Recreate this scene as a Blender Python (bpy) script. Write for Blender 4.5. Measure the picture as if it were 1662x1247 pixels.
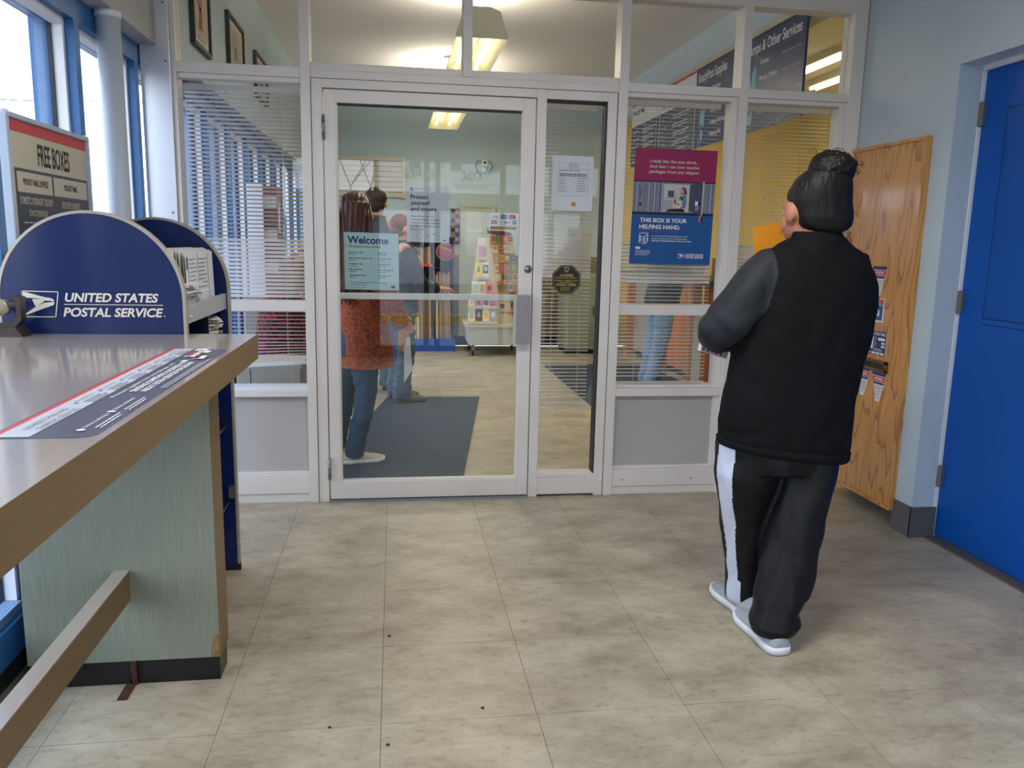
import bpy, bmesh, math, random
from mathutils import Vector, Matrix, noise
random.seed(7)
for o in list(bpy.data.objects): bpy.data.objects.remove(o)
SC = bpy.context.scene
COL = SC.collection
PI = math.pi
# ------------------------------------------------------------------ camera, sky, exposure
cam_d = bpy.data.cameras.new('camera'); cam = bpy.data.objects.new('camera', cam_d); COL.objects.link(cam)
cam_d.sensor_width = 36; cam_d.sensor_fit = 'HORIZONTAL'; cam_d.lens = 1306.635/1662*36
cam_d.clip_start = .02; cam_d.clip_end = 600
def cam_matrix():
    p, y, r = 0.17230668, -0.14653494, 0.02085519
    cy, sy, cp, sp, cr, sr = math.cos(y), math.sin(y), math.cos(p), math.sin(p), math.cos(r), math.sin(r)
    M = Matrix(((1,0,0),(0,0,1),(0,1,0)))
    B = Matrix(((cy,-sy,0),(sy,cy,0),(0,0,1))) @ Matrix(((1,0,0),(0,cp,sp),(0,-sp,cp))) @ M @ Matrix(((cr,-sr,0),(sr,cr,0),(0,0,1)))
    right, up, fw = B.col[0], B.col[1], B.col[2]
    m = Matrix((( right.x, up.x, -fw.x, .0441),( right.y, up.y, -fw.y, -3.9773),( right.z, up.z, -fw.z, 1.3741),(0,0,0,1)))
    return m
cam.matrix_world = cam_matrix()
SC.camera = cam
world = bpy.data.worlds.new('overcast_sky'); SC.world = world; world.use_nodes = True
wn = world.node_tree; wn.nodes.clear()
wo = wn.nodes.new('ShaderNodeOutputWorld'); wb = wn.nodes.new('ShaderNodeBackground')
tc = wn.nodes.new('ShaderNodeTexCoord'); sx = wn.nodes.new('ShaderNodeSeparateXYZ'); rp = wn.nodes.new('ShaderNodeValToRGB')
wn.links.new(tc.outputs['Generated'], sx.inputs[0]); wn.links.new(sx.outputs['Z'], rp.inputs[0])
rp.color_ramp.elements[0].position = 0.0; rp.color_ramp.elements[0].color = (.80, .87, 1, 1)
rp.color_ramp.elements[1].position = 0.7; rp.color_ramp.elements[1].color = (.70, .82, 1, 1)
wn.links.new(rp.outputs[0], wb.inputs[0]); wb.inputs[1].default_value = 6.0
wn.links.new(wb.outputs[0], wo.inputs[0])
SC.view_settings.view_transform = 'Standard'; SC.view_settings.look = 'None'
SC.view_settings.gamma = 1; SC.view_settings.use_curve_mapping = False
SC.view_settings.exposure = -0.2
SC.cycles.max_bounces = 10; SC.cycles.diffuse_bounces = 8; SC.cycles.glossy_bounces = 4
SC.cycles.transparent_max_bounces = 24; SC.cycles.transmission_bounces = 6
SC.cycles.use_denoising = True; SC.cycles.sample_clamp_indirect = 6
SC.cycles.caustics_reflective = False; SC.cycles.caustics_refractive = False
def area(name, loc, size, energy, col, rot=(0,0,0), portal=False):
    d = bpy.data.lights.new(name, 'AREA'); d.shape = 'RECTANGLE'; d.size, d.size_y = size; d.energy = energy; d.color = col
    if portal: d.cycles.is_portal = True
    o = bpy.data.objects.new(name, d); COL.objects.link(o); o.location = loc; o.rotation_euler = rot; return o
# portals only guide the sampling of the daylight that comes through the glazing
area('window_portal', (-1.33, 1.2, 1.2), (2.3, 11.3), 1, (1,1,1), (0, -PI/2, 0), True)
area('window_portal', (.75, -5.27, 1.2), (3.6, 2.3), 1, (1,1,1), (PI/2, 0, 0), True)
WARM = (1, .86, .60)
CEIL = 3.25
for ly in (2.12, 5.2):   # the two hanging fluorescent fixtures of the lobby: tubes, and the slots that light the ceiling
    for q in (-.078, .078): area('tube_glow', (.61+q, ly, 2.683), (.03, 1.16), 12, WARM)
    area('uplight_glow', (.61, ly, 2.88), (.10, 1.1), 34, (1, .90, .74), (PI, 0, 0))
for lx, ly in ((4.2, 4.0), (4.75, 4.4), (4.2, 1.6)):
    area('strip_glow', (lx, ly, 3.14), (.14, 1.2), 20, (1, .9, .66))
# unseen fill light added under the vestibule ceiling to brighten the room
area('troffer_glow', (.55, -2.07, 2.645), (1.16, .24), 40, (1, .96, .92))

# ------------------------------------------------------------------ materials
def lin(c):
    return tuple(((v/255)/12.92 if v/255 <= .04045 else ((v/255+.055)/1.055)**2.4) for v in c) + (1,)
MATS = {}
def mat(name, c, rough=.6, metal=0, spec=.5, emit=None, es=0, bump=None, var=None, coat=0, alpha=1, sheen=0):
    """bump=(scale,strength,stretch xyz)  var=(scale,amount,stretch)"""
    if name in MATS: return MATS[name]
    m = bpy.data.materials.new(name); m.use_nodes = True; nt = m.node_tree; b = nt.nodes['Principled BSDF']
    b.inputs['Base Color'].default_value = lin(c); b.inputs['Roughness'].default_value = rough
    b.inputs['Metallic'].default_value = metal; b.inputs['Specular IOR Level'].default_value = spec
    b.inputs['Coat Weight'].default_value = coat; b.inputs['Coat Roughness'].default_value = .12
    if sheen: b.inputs['Sheen Weight'].default_value = sheen
    if emit: b.inputs['Emission Color'].default_value = lin(emit); b.inputs['Emission Strength'].default_value = es
    if bump or var:
        t = nt.nodes.new('ShaderNodeTexCoord')
        def nz(scale, stretch, detail=6):
            mp = nt.nodes.new('ShaderNodeMapping'); mp.inputs['Scale'].default_value = stretch
            n = nt.nodes.new('ShaderNodeTexNoise'); n.inputs['Scale'].default_value = scale; n.inputs['Detail'].default_value = detail
            nt.links.new(t.outputs['Object'], mp.inputs[0]); nt.links.new(mp.outputs[0], n.inputs['Vector']); return n
        if var:
            n = nz(var[0], var[2] if len(var) > 2 else (1,1,1))
            mr = nt.nodes.new('ShaderNodeMapRange'); mr.inputs['From Min'].default_value = .3; mr.inputs['From Max'].default_value = .7
            mr.inputs['To Min'].default_value = 1-var[1]; mr.inputs['To Max'].default_value = 1+var[1]
            mx = nt.nodes.new('ShaderNodeMix'); mx.data_type = 'RGBA'; mx.blend_type = 'MULTIPLY'; mx.inputs[0].default_value = 1
            mx.inputs[6].default_value = lin(c)
            nt.links.new(n.outputs[0], mr.inputs[0]); nt.links.new(mr.outputs[0], mx.inputs[7]); nt.links.new(mx.outputs[2], b.inputs['Base Color'])
        if bump:
            n = nz(bump[0], bump[2] if len(bump) > 2 else (1,1,1))
            bp = nt.nodes.new('ShaderNodeBump'); bp.inputs['Strength'].default_value = bump[1]; bp.inputs['Distance'].default_value = .01
            nt.links.new(n.outputs[0], bp.inputs['Height']); nt.links.new(bp.outputs[0], b.inputs['Normal'])
    MATS[name] = m; return m
def glass_mat(name, tint, boost=1.0, f0=1.5):
    m = bpy.data.materials.new(name); m.use_nodes = True; nt = m.node_tree; nt.nodes.clear()
    o = nt.nodes.new('ShaderNodeOutputMaterial'); mx = nt.nodes.new('ShaderNodeMixShader')
    tr = nt.nodes.new('ShaderNodeBsdfTransparent'); gl = nt.nodes.new('ShaderNodeBsdfGlossy'); ge = nt.nodes.new('ShaderNodeNewGeometry')
    tr.inputs[0].default_value = tint; gl.inputs['Roughness'].default_value = .0
    def mth(op, a, b=None):   # Schlick reflectance, the same from both sides of the pane
        n = nt.nodes.new('ShaderNodeMath'); n.operation = op
        for i, v in enumerate((a, b)):
            if v is None: continue
            if isinstance(v, (int, float)): n.inputs[i].default_value = v
            else: nt.links.new(v, n.inputs[i])
        return n.outputs[0]
    dt = nt.nodes.new('ShaderNodeVectorMath'); dt.operation = 'DOT_PRODUCT'; nt.links.new(ge.outputs['Incoming'], dt.inputs[0]); nt.links.new(ge.outputs['Normal'], dt.inputs[1])
    r0 = ((f0-1)/(f0+1))**2*boost
    fac = mth('ADD', mth('MULTIPLY', mth('POWER', mth('SUBTRACT', 1, mth('ABSOLUTE', dt.outputs['Value'])), 5), 1-r0), r0)
    nt.links.new(fac, mx.inputs[0])
    nt.links.new(tr.outputs[0], mx.inputs[1]); nt.links.new(gl.outputs[0], mx.inputs[2]); nt.links.new(mx.outputs[0], o.inputs[0])
    MATS[name] = m; return m
G_DOOR = glass_mat('door_glass', (.95,.97,.96,1), 1.0, 1.52)
G_WIN = glass_mat('window_glass', (.97,.98,.99,1), 1.0, 1.45)
ALU = mat('satin_aluminium', (230,224,218), .45, .05, bump=(60,.04,(1,1,.05)), var=(3,.05))
ALU_D = mat('shadowed_gasket', (45,42,40), .6)  # one even dark grey for gaskets, screws and other small dark parts
PANELG = mat('grey_laminate_panel', (182,178,174), .5, 0, var=(2.5,.06))
WHITE_MET = mat('white_painted_metal', (232,234,240), .4, var=(2,.04))
BLUEWALL = mat('pale_blue_wall_paint', (188,204,214), .6, bump=(180,.05), var=(1.5,.04))
LOBBYWALL = mat('grey_blue_wall_paint', (186,206,214), .65, bump=(150,.04), var=(1.2,.04))
CEILM = mat('ceiling_paint', (228,224,216), .8, bump=(90,.05))
SOFFIT = mat('soffit_paint', (184,182,178), .7, var=(2,.05))
YELLOW = mat('yellow_wall_paint', (224,204,124), .6, var=(2,.04))
BLUEFR = mat('blue_window_frame_paint', (52,112,172), .4, var=(2,.05))
BLUEDK = mat('dark_gasket_blue', (20,30,48), .5)
WHITEP = mat('white_paint', (235,236,240), .5)
BLUEDOOR = mat('royal_blue_door_paint', (2,82,172), .4, 0, .25, var=(2.5,.08), bump=(40,.03))
STEEL = mat('brushed_steel', (150,146,140), .35, .8)
BASEG = mat('grey_vinyl_baseboard', (92,92,92), .45)
DARKG = mat('dark_base', (30,30,33), .6)
COVE = mat('black_vinyl_cove', (20,20,24), .35, var=(25,.6))
TOP = mat('taupe_laminate', (178,164,150), .22, 0, .6, var=(8,.05,(1,.25,1)), coat=1)
EDGE = mat('wood_grain_laminate_edge', (120,95,60), .45, var=(22,.12,(1,.05,6)))
LINEN = mat('linen_laminate', (136,142,126), .5, var=(300,.16,(1,1,.025)), bump=(260,.08,(1,1,.04)))
NAVY = mat('navy_laminate', (14,32,82), .3, 0, .4, var=(2,.04), coat=.15)
NAVYD = mat('dark_navy', (14,22,52), .4)
TRIM = mat('champagne_edge_trim', (176,168,152), .35, .4)
CREAM = mat('cream_print', (222,214,196), .5)
SIGNC = mat('sign_cream', (196,188,168), .4)
SLATE = mat('sign_slate', (66,70,82), .4)
SLATE2 = mat('sticker_slate', (88,88,104), .3)
LGREY = mat('sticker_pale', (198,202,210), .3)
REDP = mat('red_print', (196,62,66), .45)
WHITEPR = mat('white_print', (232,232,232), .5)
INK = mat('black_ink', (30,30,34), .6)
NINK = mat('navy_ink', (22,52,110), .6)
GINK = mat('grey_ink', (110,114,120), .6)
PAPER = mat('white_paper', (214,218,222), .7)
PAPER2 = mat('mint_paper', (184,214,214), .7, var=(3,.04))
PAPER3 = mat('envelope_paper', (216,210,198), .75, var=(6,.06))
MAGENTA = mat('magenta_print', (150,32,84), .5)
PBLUE = mat('poster_blue', (18,84,150), .5)
PGREY = mat('poster_locker_grey', (128,132,152), .5)
PGREY2 = mat('poster_dark_grey', (72,76,96), .5)
SKIN = mat('skin', (176,118,92), .5, var=(9,.08))
SKIN2 = mat('fair_skin', (206,152,124), .5, var=(9,.06))
BLACKF = mat('black_knit_fabric', (15,15,17), .8, 0, .15, bump=(14,.6,(1,1,1)))
GREYF = mat('charcoal_sleeve_fabric', (38,41,45), .6, 0, .2, bump=(10,.4,(1,1,1)))
BLACKT = mat('black_track_fabric', (15,15,18), .5, 0, .25, bump=(9,.5,(1,1,.5)))
STRIPE = mat('white_side_stripe', (205,210,228), .7, bump=(9,.3,(1,1,.5)))
HAIRB = mat('black_hair', (14,10,9), .5, 0, .3, bump=(60,.5,(1.5,1.5,.25)))
HAIRBR = mat('auburn_brown_hair', (82,44,36), .5, var=(34,.35,(1,1,.04)), bump=(40,.5,(1,1,.03)))
HAIRD = mat('dark_brown_hair', (44,30,24), .55, bump=(50,.4))
SHOEG = mat('grey_mesh_shoe', (160,166,172), .8, bump=(160,.3))
SHOEW = mat('white_rubber', (228,230,238), .5)
CANVAS = mat('cream_canvas', (206,200,184), .8, bump=(120,.2))
JEAN = mat('blue_denim', (38,70,102), .85, bump=(90,.2), var=(10,.18))
JEANL = mat('light_blue_denim', (112,146,182), .85, var=(9,.16))
JEANG = mat('faded_denim', (70,92,112), .85, var=(9,.16))
OLIVE = mat('dark_olive_jacket', (30,34,32), .7, bump=(12,.5))
GREYJ = mat('slate_jacket', (62,70,80), .75, bump=(12,.4))
DARKJ = mat('black_jacket', (24,24,30), .7, bump=(12,.4))
MANILA = mat('manila_orange_paper', (226,146,28), .6, var=(3,.03))
CARDB = mat('cardboard', (168,134,98), .8, var=(14,.22))
CARDB2 = mat('dark_cardboard', (118,92,68), .8, var=(14,.2))
ORWOOD = mat('orange_oak_veneer', (190,112,56), .4, var=(8,.14,(1,1,.1)))
BEIGEM = mat('beige_metal_cabinet', (168,164,152), .5)
BRONZE = mat('dark_bronze', (70,62,56), .4, .6, var=(20,.2))
BRASS = mat('aged_brass', (112,82,40), .45, .6, var=(12,.15))
RUST = mat('rusted_steel', (78,48,38), .7, .3, var=(30,.3))
MAT1 = mat('blue_grey_floor_mat', (42,58,78), .75, bump=(60,.2), var=(6,.1,(1,4,1)))
BLIND = mat('ivory_blind_slat', (214,210,202), .5)
BLINDL = mat('white_blind_slat', (226,226,230), .5)
CORD = mat('blind_cord', (206,200,186), .7)
ASPH = mat('asphalt', (128,128,130), .9, var=(.6,.1))
MULCH = mat('wet_mulch', (58,52,62), .9, var=(14,.4), bump=(20,1))
GRASS = mat('pale_parking_lot', (158,154,148), .95, var=(2,.2))
BARK = mat('bare_tree_bark', (88,78,76), .9)
CURBY = mat('yellow_curb_paint', (206,176,80), .8)
BWHITE = mat('white_building_siding', (226,228,232), .8)
BRICKR = mat('red_brown_siding', (142,96,82), .85)
ROOFM = mat('grey_roof', (112,108,112), .9)
TUBEM = mat('fluorescent_tube', (255,250,235), .4, emit=(255,240,190), es=5)
LAMPW = mat('white_lamp_enamel', (226,220,196), .4)
CARD_C = [mat('card_'+n, c, .5) for n, c in (('lilac',(170,140,196)),('yellow',(226,200,96)),('pink',(214,110,150)),('white',(222,218,214)),('orange',(214,140,84)),('green',(98,140,84)),('plum',(120,62,96)),('sky',(150,186,208)),('charcoal',(70,62,70)),('gold',(196,164,84)),('brown',(146,104,72)),('teal',(72,124,118)))]
HOLDER = mat('ivory_plastic_pocket', (206,200,186), .4)

def floor_tile_mat():
    m = bpy.data.materials.new('streaked_linoleum_tile'); m.use_nodes = True; nt = m.node_tree; b = nt.nodes['Principled BSDF']; L = nt.links.new
    t = nt.nodes.new('ShaderNodeNewGeometry'); oi = nt.nodes.new('ShaderNodeObjectInfo')
    def nz(s, st, d=7, r=.6):
        mp = nt.nodes.new('ShaderNodeMapping'); mp.inputs['Scale'].default_value = st
        n = nt.nodes.new('ShaderNodeTexNoise'); n.inputs['Scale'].default_value = s; n.inputs['Detail'].default_value = d; n.inputs['Roughness'].default_value = r
        L(t.outputs['Position'], mp.inputs[0]); L(mp.outputs[0], n.inputs['Vector']); return n
    n1 = nz(3.4, (1,1.7,1), 10, .72); n2 = nz(1.1, (1,1,1), 4); n3 = nz(22, (1,1.9,1), 8, .75)
    r1 = nt.nodes.new('ShaderNodeValToRGB'); e = r1.color_ramp.elements
    e[0].position = .34; e[0].color = lin((150,137,116)); e[1].position = .62; e[1].color = lin((190,181,160))
    L(n1.outputs[0], r1.inputs[0])
    r3 = nt.nodes.new('ShaderNodeValToRGB'); e = r3.color_ramp.elements
    e[0].position = .26; e[0].color = (.55,.52,.50,1); e[1].position = .47; e[1].color = (1,1,1,1); L(n3.outputs[0], r3.inputs[0])
    r2 = nt.nodes.new('ShaderNodeMapRange'); r2.inputs['From Min'].default_value = .3; r2.inputs['From Max'].default_value = .7
    r2.inputs['To Min'].default_value = .9; r2.inputs['To Max'].default_value = 1.06; L(n2.outputs[0], r2.inputs[0])
    rr = nt.nodes.new('ShaderNodeMapRange'); rr.inputs['To Min'].default_value = .965; rr.inputs['To Max'].default_value = 1.02; L(oi.outputs['Random'], rr.inputs[0])
    def mul(a, bb):
        x = nt.nodes.new('ShaderNodeMix'); x.data_type = 'RGBA'; x.blend_type = 'MULTIPLY'; x.inputs[0].default_value = 1; L(a, x.inputs[6]); L(bb, x.inputs[7]); return x.outputs[2]
    c = mul(mul(mul(r1.outputs[0], r3.outputs[0]), r2.outputs[0]), rr.outputs[0]); L(c, b.inputs['Base Color'])
    ro = nt.nodes.new('ShaderNodeMapRange'); ro.inputs['To Min'].default_value = .28; ro.inputs['To Max'].default_value = .5; L(n1.outputs[0], ro.inputs[0]); L(ro.outputs[0], b.inputs['Roughness'])
    bp = nt.nodes.new('ShaderNodeBump'); bp.inputs['Strength'].default_value = .12; bp.inputs['Distance'].default_value = .004; L(n3.outputs[0], bp.inputs['Height']); L(bp.outputs[0], b.inputs['Normal'])
    b.inputs['Specular IOR Level'].default_value = .45
    return m
TILE = floor_tile_mat()
def oak_mat():
    m = bpy.data.materials.new('varnished_oak_panel'); m.use_nodes = True; nt = m.node_tree; b = nt.nodes['Principled BSDF']; L = nt.links.new
    t = nt.nodes.new('ShaderNodeNewGeometry'); mp = nt.nodes.new('ShaderNodeMapping'); mp.inputs['Scale'].default_value = (1, 1, .16)
    L(t.outputs['Position'], mp.inputs[0])
    n = nt.nodes.new('ShaderNodeTexNoise'); n.inputs['Scale'].default_value = 4.5; n.inputs['Detail'].default_value = 2; L(mp.outputs[0], n.inputs['Vector'])
    mu = nt.nodes.new('ShaderNodeMath'); mu.operation = 'MULTIPLY'; mu.inputs[1].default_value = 17; L(n.outputs[0], mu.inputs[0])
    fr = nt.nodes.new('ShaderNodeMath'); fr.operation = 'FRACT'; L(mu.outputs[0], fr.inputs[0])
    cr = nt.nodes.new('ShaderNodeValToRGB'); e = cr.color_ramp.elements
    e[0].position = 0; e[0].color = lin((158,96,40)); e[1].position = 1; e[1].color = lin((208,148,80))
    x = cr.color_ramp.elements.new(.35); x.color = lin((206,146,78)); L(fr.outputs[0], cr.inputs[0])
    mp2 = nt.nodes.new('ShaderNodeMapping'); mp2.inputs['Scale'].default_value = (1, 1, .03); L(t.outputs['Position'], mp2.inputs[0])
    n2 = nt.nodes.new('ShaderNodeTexNoise'); n2.inputs['Scale'].default_value = 130; n2.inputs['Detail'].default_value = 3; L(mp2.outputs[0], n2.inputs['Vector'])
    mr = nt.nodes.new('ShaderNodeMapRange'); mr.inputs['From Min'].default_value = .3; mr.inputs['From Max'].default_value = .7; mr.inputs['To Min'].default_value = .82; mr.inputs['To Max'].default_value = 1.08; L(n2.outputs[0], mr.inputs[0])
    x = nt.nodes.new('ShaderNodeMix'); x.data_type = 'RGBA'; x.blend_type = 'MULTIPLY'; x.inputs[0].default_value = 1; L(cr.outputs[0], x.inputs[6]); L(mr.outputs[0], x.inputs[7]); L(x.outputs[2], b.inputs['Base Color'])
    b.inputs['Roughness'].default_value = .3; b.inputs['Coat Weight'].default_value = .5; b.inputs['Coat Roughness'].default_value = .08
    return m
OAK = oak_mat()
def brick_mat():
    m = bpy.data.materials.new('beige_mosaic_wall_tile'); m.use_nodes = True; nt = m.node_tree; b = nt.nodes['Principled BSDF']; L = nt.links.new
    t = nt.nodes.new('ShaderNodeTexCoord'); mp = nt.nodes.new('ShaderNodeMapping'); mp.inputs['Rotation'].default_value = (PI/2,0,0); L(t.outputs['Object'], mp.inputs[0])
    k = nt.nodes.new('ShaderNodeTexBrick'); L(mp.outputs[0], k.inputs['Vector']); k.inputs['Scale'].default_value = 1
    k.inputs['Brick Width'].default_value = .06; k.inputs['Row Height'].default_value = .05; k.inputs['Mortar Size'].default_value = .003
    k.inputs['Color1'].default_value = lin((150,142,112)); k.inputs['Color2'].default_value = lin((120,112,88)); k.inputs['Mortar'].default_value = lin((86,80,66))
    L(k.outputs[0], b.inputs['Base Color']); b.inputs['Roughness'].default_value = .4; return m
MOSAIC = brick_mat()
def plaid_mat():
    m = bpy.data.materials.new('red_black_plaid_flannel'); m.use_nodes = True; nt = m.node_tree; b = nt.nodes['Principled BSDF']; L = nt.links.new
    t = nt.nodes.new('ShaderNodeTexCoord')
    k = nt.nodes.new('ShaderNodeTexChecker'); k.inputs['Scale'].default_value = 26; L(t.outputs['Object'], k.inputs['Vector'])
    k.inputs['Color1'].default_value = lin((128,26,36)); k.inputs['Color2'].default_value = lin((44,16,22)); L(k.outputs[0], b.inputs['Base Color'])
    b.inputs['Roughness'].default_value = .9; return m
PLAID = plaid_mat()
def knit_mat():
    m = bpy.data.materials.new('rust_orange_knit'); m.use_nodes = True; nt = m.node_tree; b = nt.nodes['Principled BSDF']; L = nt.links.new
    t = nt.nodes.new('ShaderNodeTexCoord'); w = nt.nodes.new('ShaderNodeTexVoronoi'); w.inputs['Scale'].default_value = 70; L(t.outputs['Object'], w.inputs['Vector'])
    cr = nt.nodes.new('ShaderNodeValToRGB'); e = cr.color_ramp.elements; e[0].color = lin((190,96,56)); e[1].color = lin((120,52,30)); e[1].position = .8
    L(w.outputs['Distance'], cr.inputs[0]); L(cr.outputs[0], b.inputs['Base Color']); b.inputs['Roughness'].default_value = .9
    bp = nt.nodes.new('ShaderNodeBump'); bp.inputs['Strength'].default_value = .7; bp.inputs['Distance'].default_value = .006; bp.invert = True
    L(w.outputs['Distance'], bp.inputs['Height']); L(bp.outputs[0], b.inputs['Normal']); return m
KNIT = knit_mat()

# ------------------------------------------------------------------ mesh builder
class MB:
    def __init__(s): s.v = []; s.f = []; s.m = []; s.mats = []; s.sm = []
    def mi(s, m):
        if m not in s.mats: s.mats.append(m)
        return s.mats.index(m)
    def add(s, vs, fs, m, smooth=False):
        k = len(s.v); s.v += [Vector(v) for v in vs]; i = s.mi(m)
        for f in fs: s.f.append([k+j for j in f]); s.m.append(i); s.sm.append(smooth)
        return s
    def box(s, x0, x1, y0, y1, z0, z1, m, bev=0):
        if bev:
            return s.bbox(x0, x1, y0, y1, z0, z1, m, bev)
        vs = [(x,y,z) for z in (z0,z1) for y in (y0,y1) for x in (x0,x1)]
        return s.add(vs, [(0,2,3,1),(4,5,7,6),(0,1,5,4),(2,6,7,3),(0,4,6,2),(1,3,7,5)], m)
    def bbox(s, x0, x1, y0, y1, z0, z1, m, b):
        bm = bmesh.new(); bmesh.ops.create_cube(bm, size=1)
        for v in bm.verts: v.co = Vector(((x0+x1)/2+v.co.x*(x1-x0), (y0+y1)/2+v.co.y*(y1-y0), (z0+z1)/2+v.co.z*(z1-z0)))
        bmesh.ops.bevel(bm, geom=bm.edges[:], offset=b, segments=2, affect='EDGES', profile=.6)
        bm.verts.index_update(); s.add([v.co.copy() for v in bm.verts], [[v.index for v in f.verts] for f in bm.faces], m, False); bm.free(); return s
    def prism(s, pts, a, b, axis, m, smooth=False):
        """pts: 2D outline; axis 'x','y','z' = extrusion direction from a to b"""
        def P(u, w, t): return {'x': (t,u,w), 'y': (u,t,w), 'z': (u,w,t)}[axis]
        n = len(pts); vs = [P(u,w,a) for u,w in pts]+[P(u,w,b) for u,w in pts]
        s.add(vs, [list(range(n))[::-1], list(range(n,2*n))], m)
        k = len(s.v)-2*n; i = s.mi(m)
        for j in range(n): s.f.append([k+j, k+(j+1)%n, k+n+(j+1)%n, k+n+j]); s.m.append(i); s.sm.append(smooth)
        return s
    def tube(s, pts, rad, m, n=12, cap=True, smooth=True):
        pts = [Vector(p) for p in pts]; rad = rad if isinstance(rad, (list, tuple)) else [rad]*len(pts)
        rings = []; ref = None
        for i, p in enumerate(pts):
            t = (pts[min(i+1,len(pts)-1)]-pts[max(i-1,0)]).normalized()
            if ref is None: ref = t.orthogonal().normalized()
            else: ref = (ref - t*ref.dot(t)).normalized()
            b = t.cross(ref); rings.append([p+(ref*math.cos(2*PI*k/n)+b*math.sin(2*PI*k/n))*rad[i] for k in range(n)])
        return s.rings(rings, m, cap, smooth)
    def rings(s, rings, m, cap=True, smooth=True):
        n = len(rings[0]); vs = [v for r in rings for v in r]; fs = []
        for i in range(len(rings)-1):
            for k in range(n): fs.append((i*n+k, i*n+(k+1)%n, (i+1)*n+(k+1)%n, (i+1)*n+k))
        if cap: fs += [list(range(n))[::-1], [(len(rings)-1)*n+k for k in range(n)]]
        return s.add(vs, fs, m, smooth)
    def loft(s, secs, m, n=28, cap=True, pw=2.0):
        """secs: (x,y,z,rx,ry) horizontal rings"""
        R = []
        for (x,y,z,rx,ry) in secs:
            r = []
            for k in range(n):
                a = 2*PI*k/n; c, d = math.cos(a), math.sin(a)
                r.append(Vector((x+rx*math.copysign(abs(c)**(2/pw), c), y+ry*math.copysign(abs(d)**(2/pw), d), z)))
            R.append(r)
        return s.rings(R, m, cap)
    def ell(s, c, r, m, n=20, k=12, rot=None):
        c = Vector(c); R = []
        for i in range(k+1):
            t = PI*i/k; t = min(max(t,.06),PI-.06); R.append([Vector((r[0]*math.sin(t)*math.cos(2*PI*j/n), r[1]*math.sin(t)*math.sin(2*PI*j/n), -r[2]*math.cos(t))) for j in range(n)])
        if rot: R = [[rot@v for v in q] for q in R]
        return s.rings([[v+c for v in q] for q in R], m)
    def cyl(s, c, r, z0, z1, m, n=24): return s.tube([(c[0],c[1],z0),(c[0],c[1],z1)], r, m, n)
    def quad(s, pts, m): return s.add(pts, [list(range(len(pts)))], m)
    def mesh(s, name, org=Vector((0,0,0))):
        me = bpy.data.meshes.new(name); me.from_pydata([tuple(v-org) for v in s.v], [], s.f)
        for m in s.mats: me.materials.append(m)
        me.polygons.foreach_set('material_index', s.m); me.polygons.foreach_set('use_smooth', s.sm); me.update()
        return me
WL = {}
def wloc(o): return WL.get(o.name, Vector((0,0,0))) if o else Vector((0,0,0))
def put(name, mb, parent=None, org=None, **props):
    """link one mesh object; vertices of mb are world coordinates"""
    base = wloc(parent); org = Vector(org) if org is not None else base
    o = bpy.data.objects.new(name, mb if isinstance(mb, bpy.types.Mesh) else mb.mesh(name, org)); COL.objects.link(o)
    o.parent = parent; o.location = org-base; WL[o.name] = org
    for k, v in props.items(): o[k] = v
    return o
def thing(name, label, cat, loc, group=None):
    o = bpy.data.objects.new(name, None); COL.objects.link(o); o.location = loc; WL[o.name] = Vector(loc); o.empty_display_size = .1
    o['label'] = label; o['category'] = cat
    if group: o['group'] = group
    return o
def tagm(name, mb, label, cat, loc, group=None):
    o = put(name, mb, None, loc, label=label, category=cat)
    if group: o['group'] = group
    return o
def struct(name, mb=None, loc=(0,0,0)):
    if mb is None:
        o = bpy.data.objects.new(name, None); COL.objects.link(o); o.location = loc; WL[o.name] = Vector(loc); o['kind'] = 'structure'; return o
    o = put(name, mb, None, loc); o['kind'] = 'structure'; return o
def copy_tree(o, delta=None, parent=None, **props):
    c = o.copy(); COL.objects.link(c); c.parent = parent
    if delta is not None: c.location = o.location+Vector(delta)
    WL[c.name] = c.location.copy()
    for k, v in props.items(): c[k] = v
    for ch in list(o.children): copy_tree(ch, None, c)
    return c
def B(x0,x1,y0,y1,z0,z1,m,bev=0): return MB().box(x0,x1,y0,y1,z0,z1,m,bev)

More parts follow.
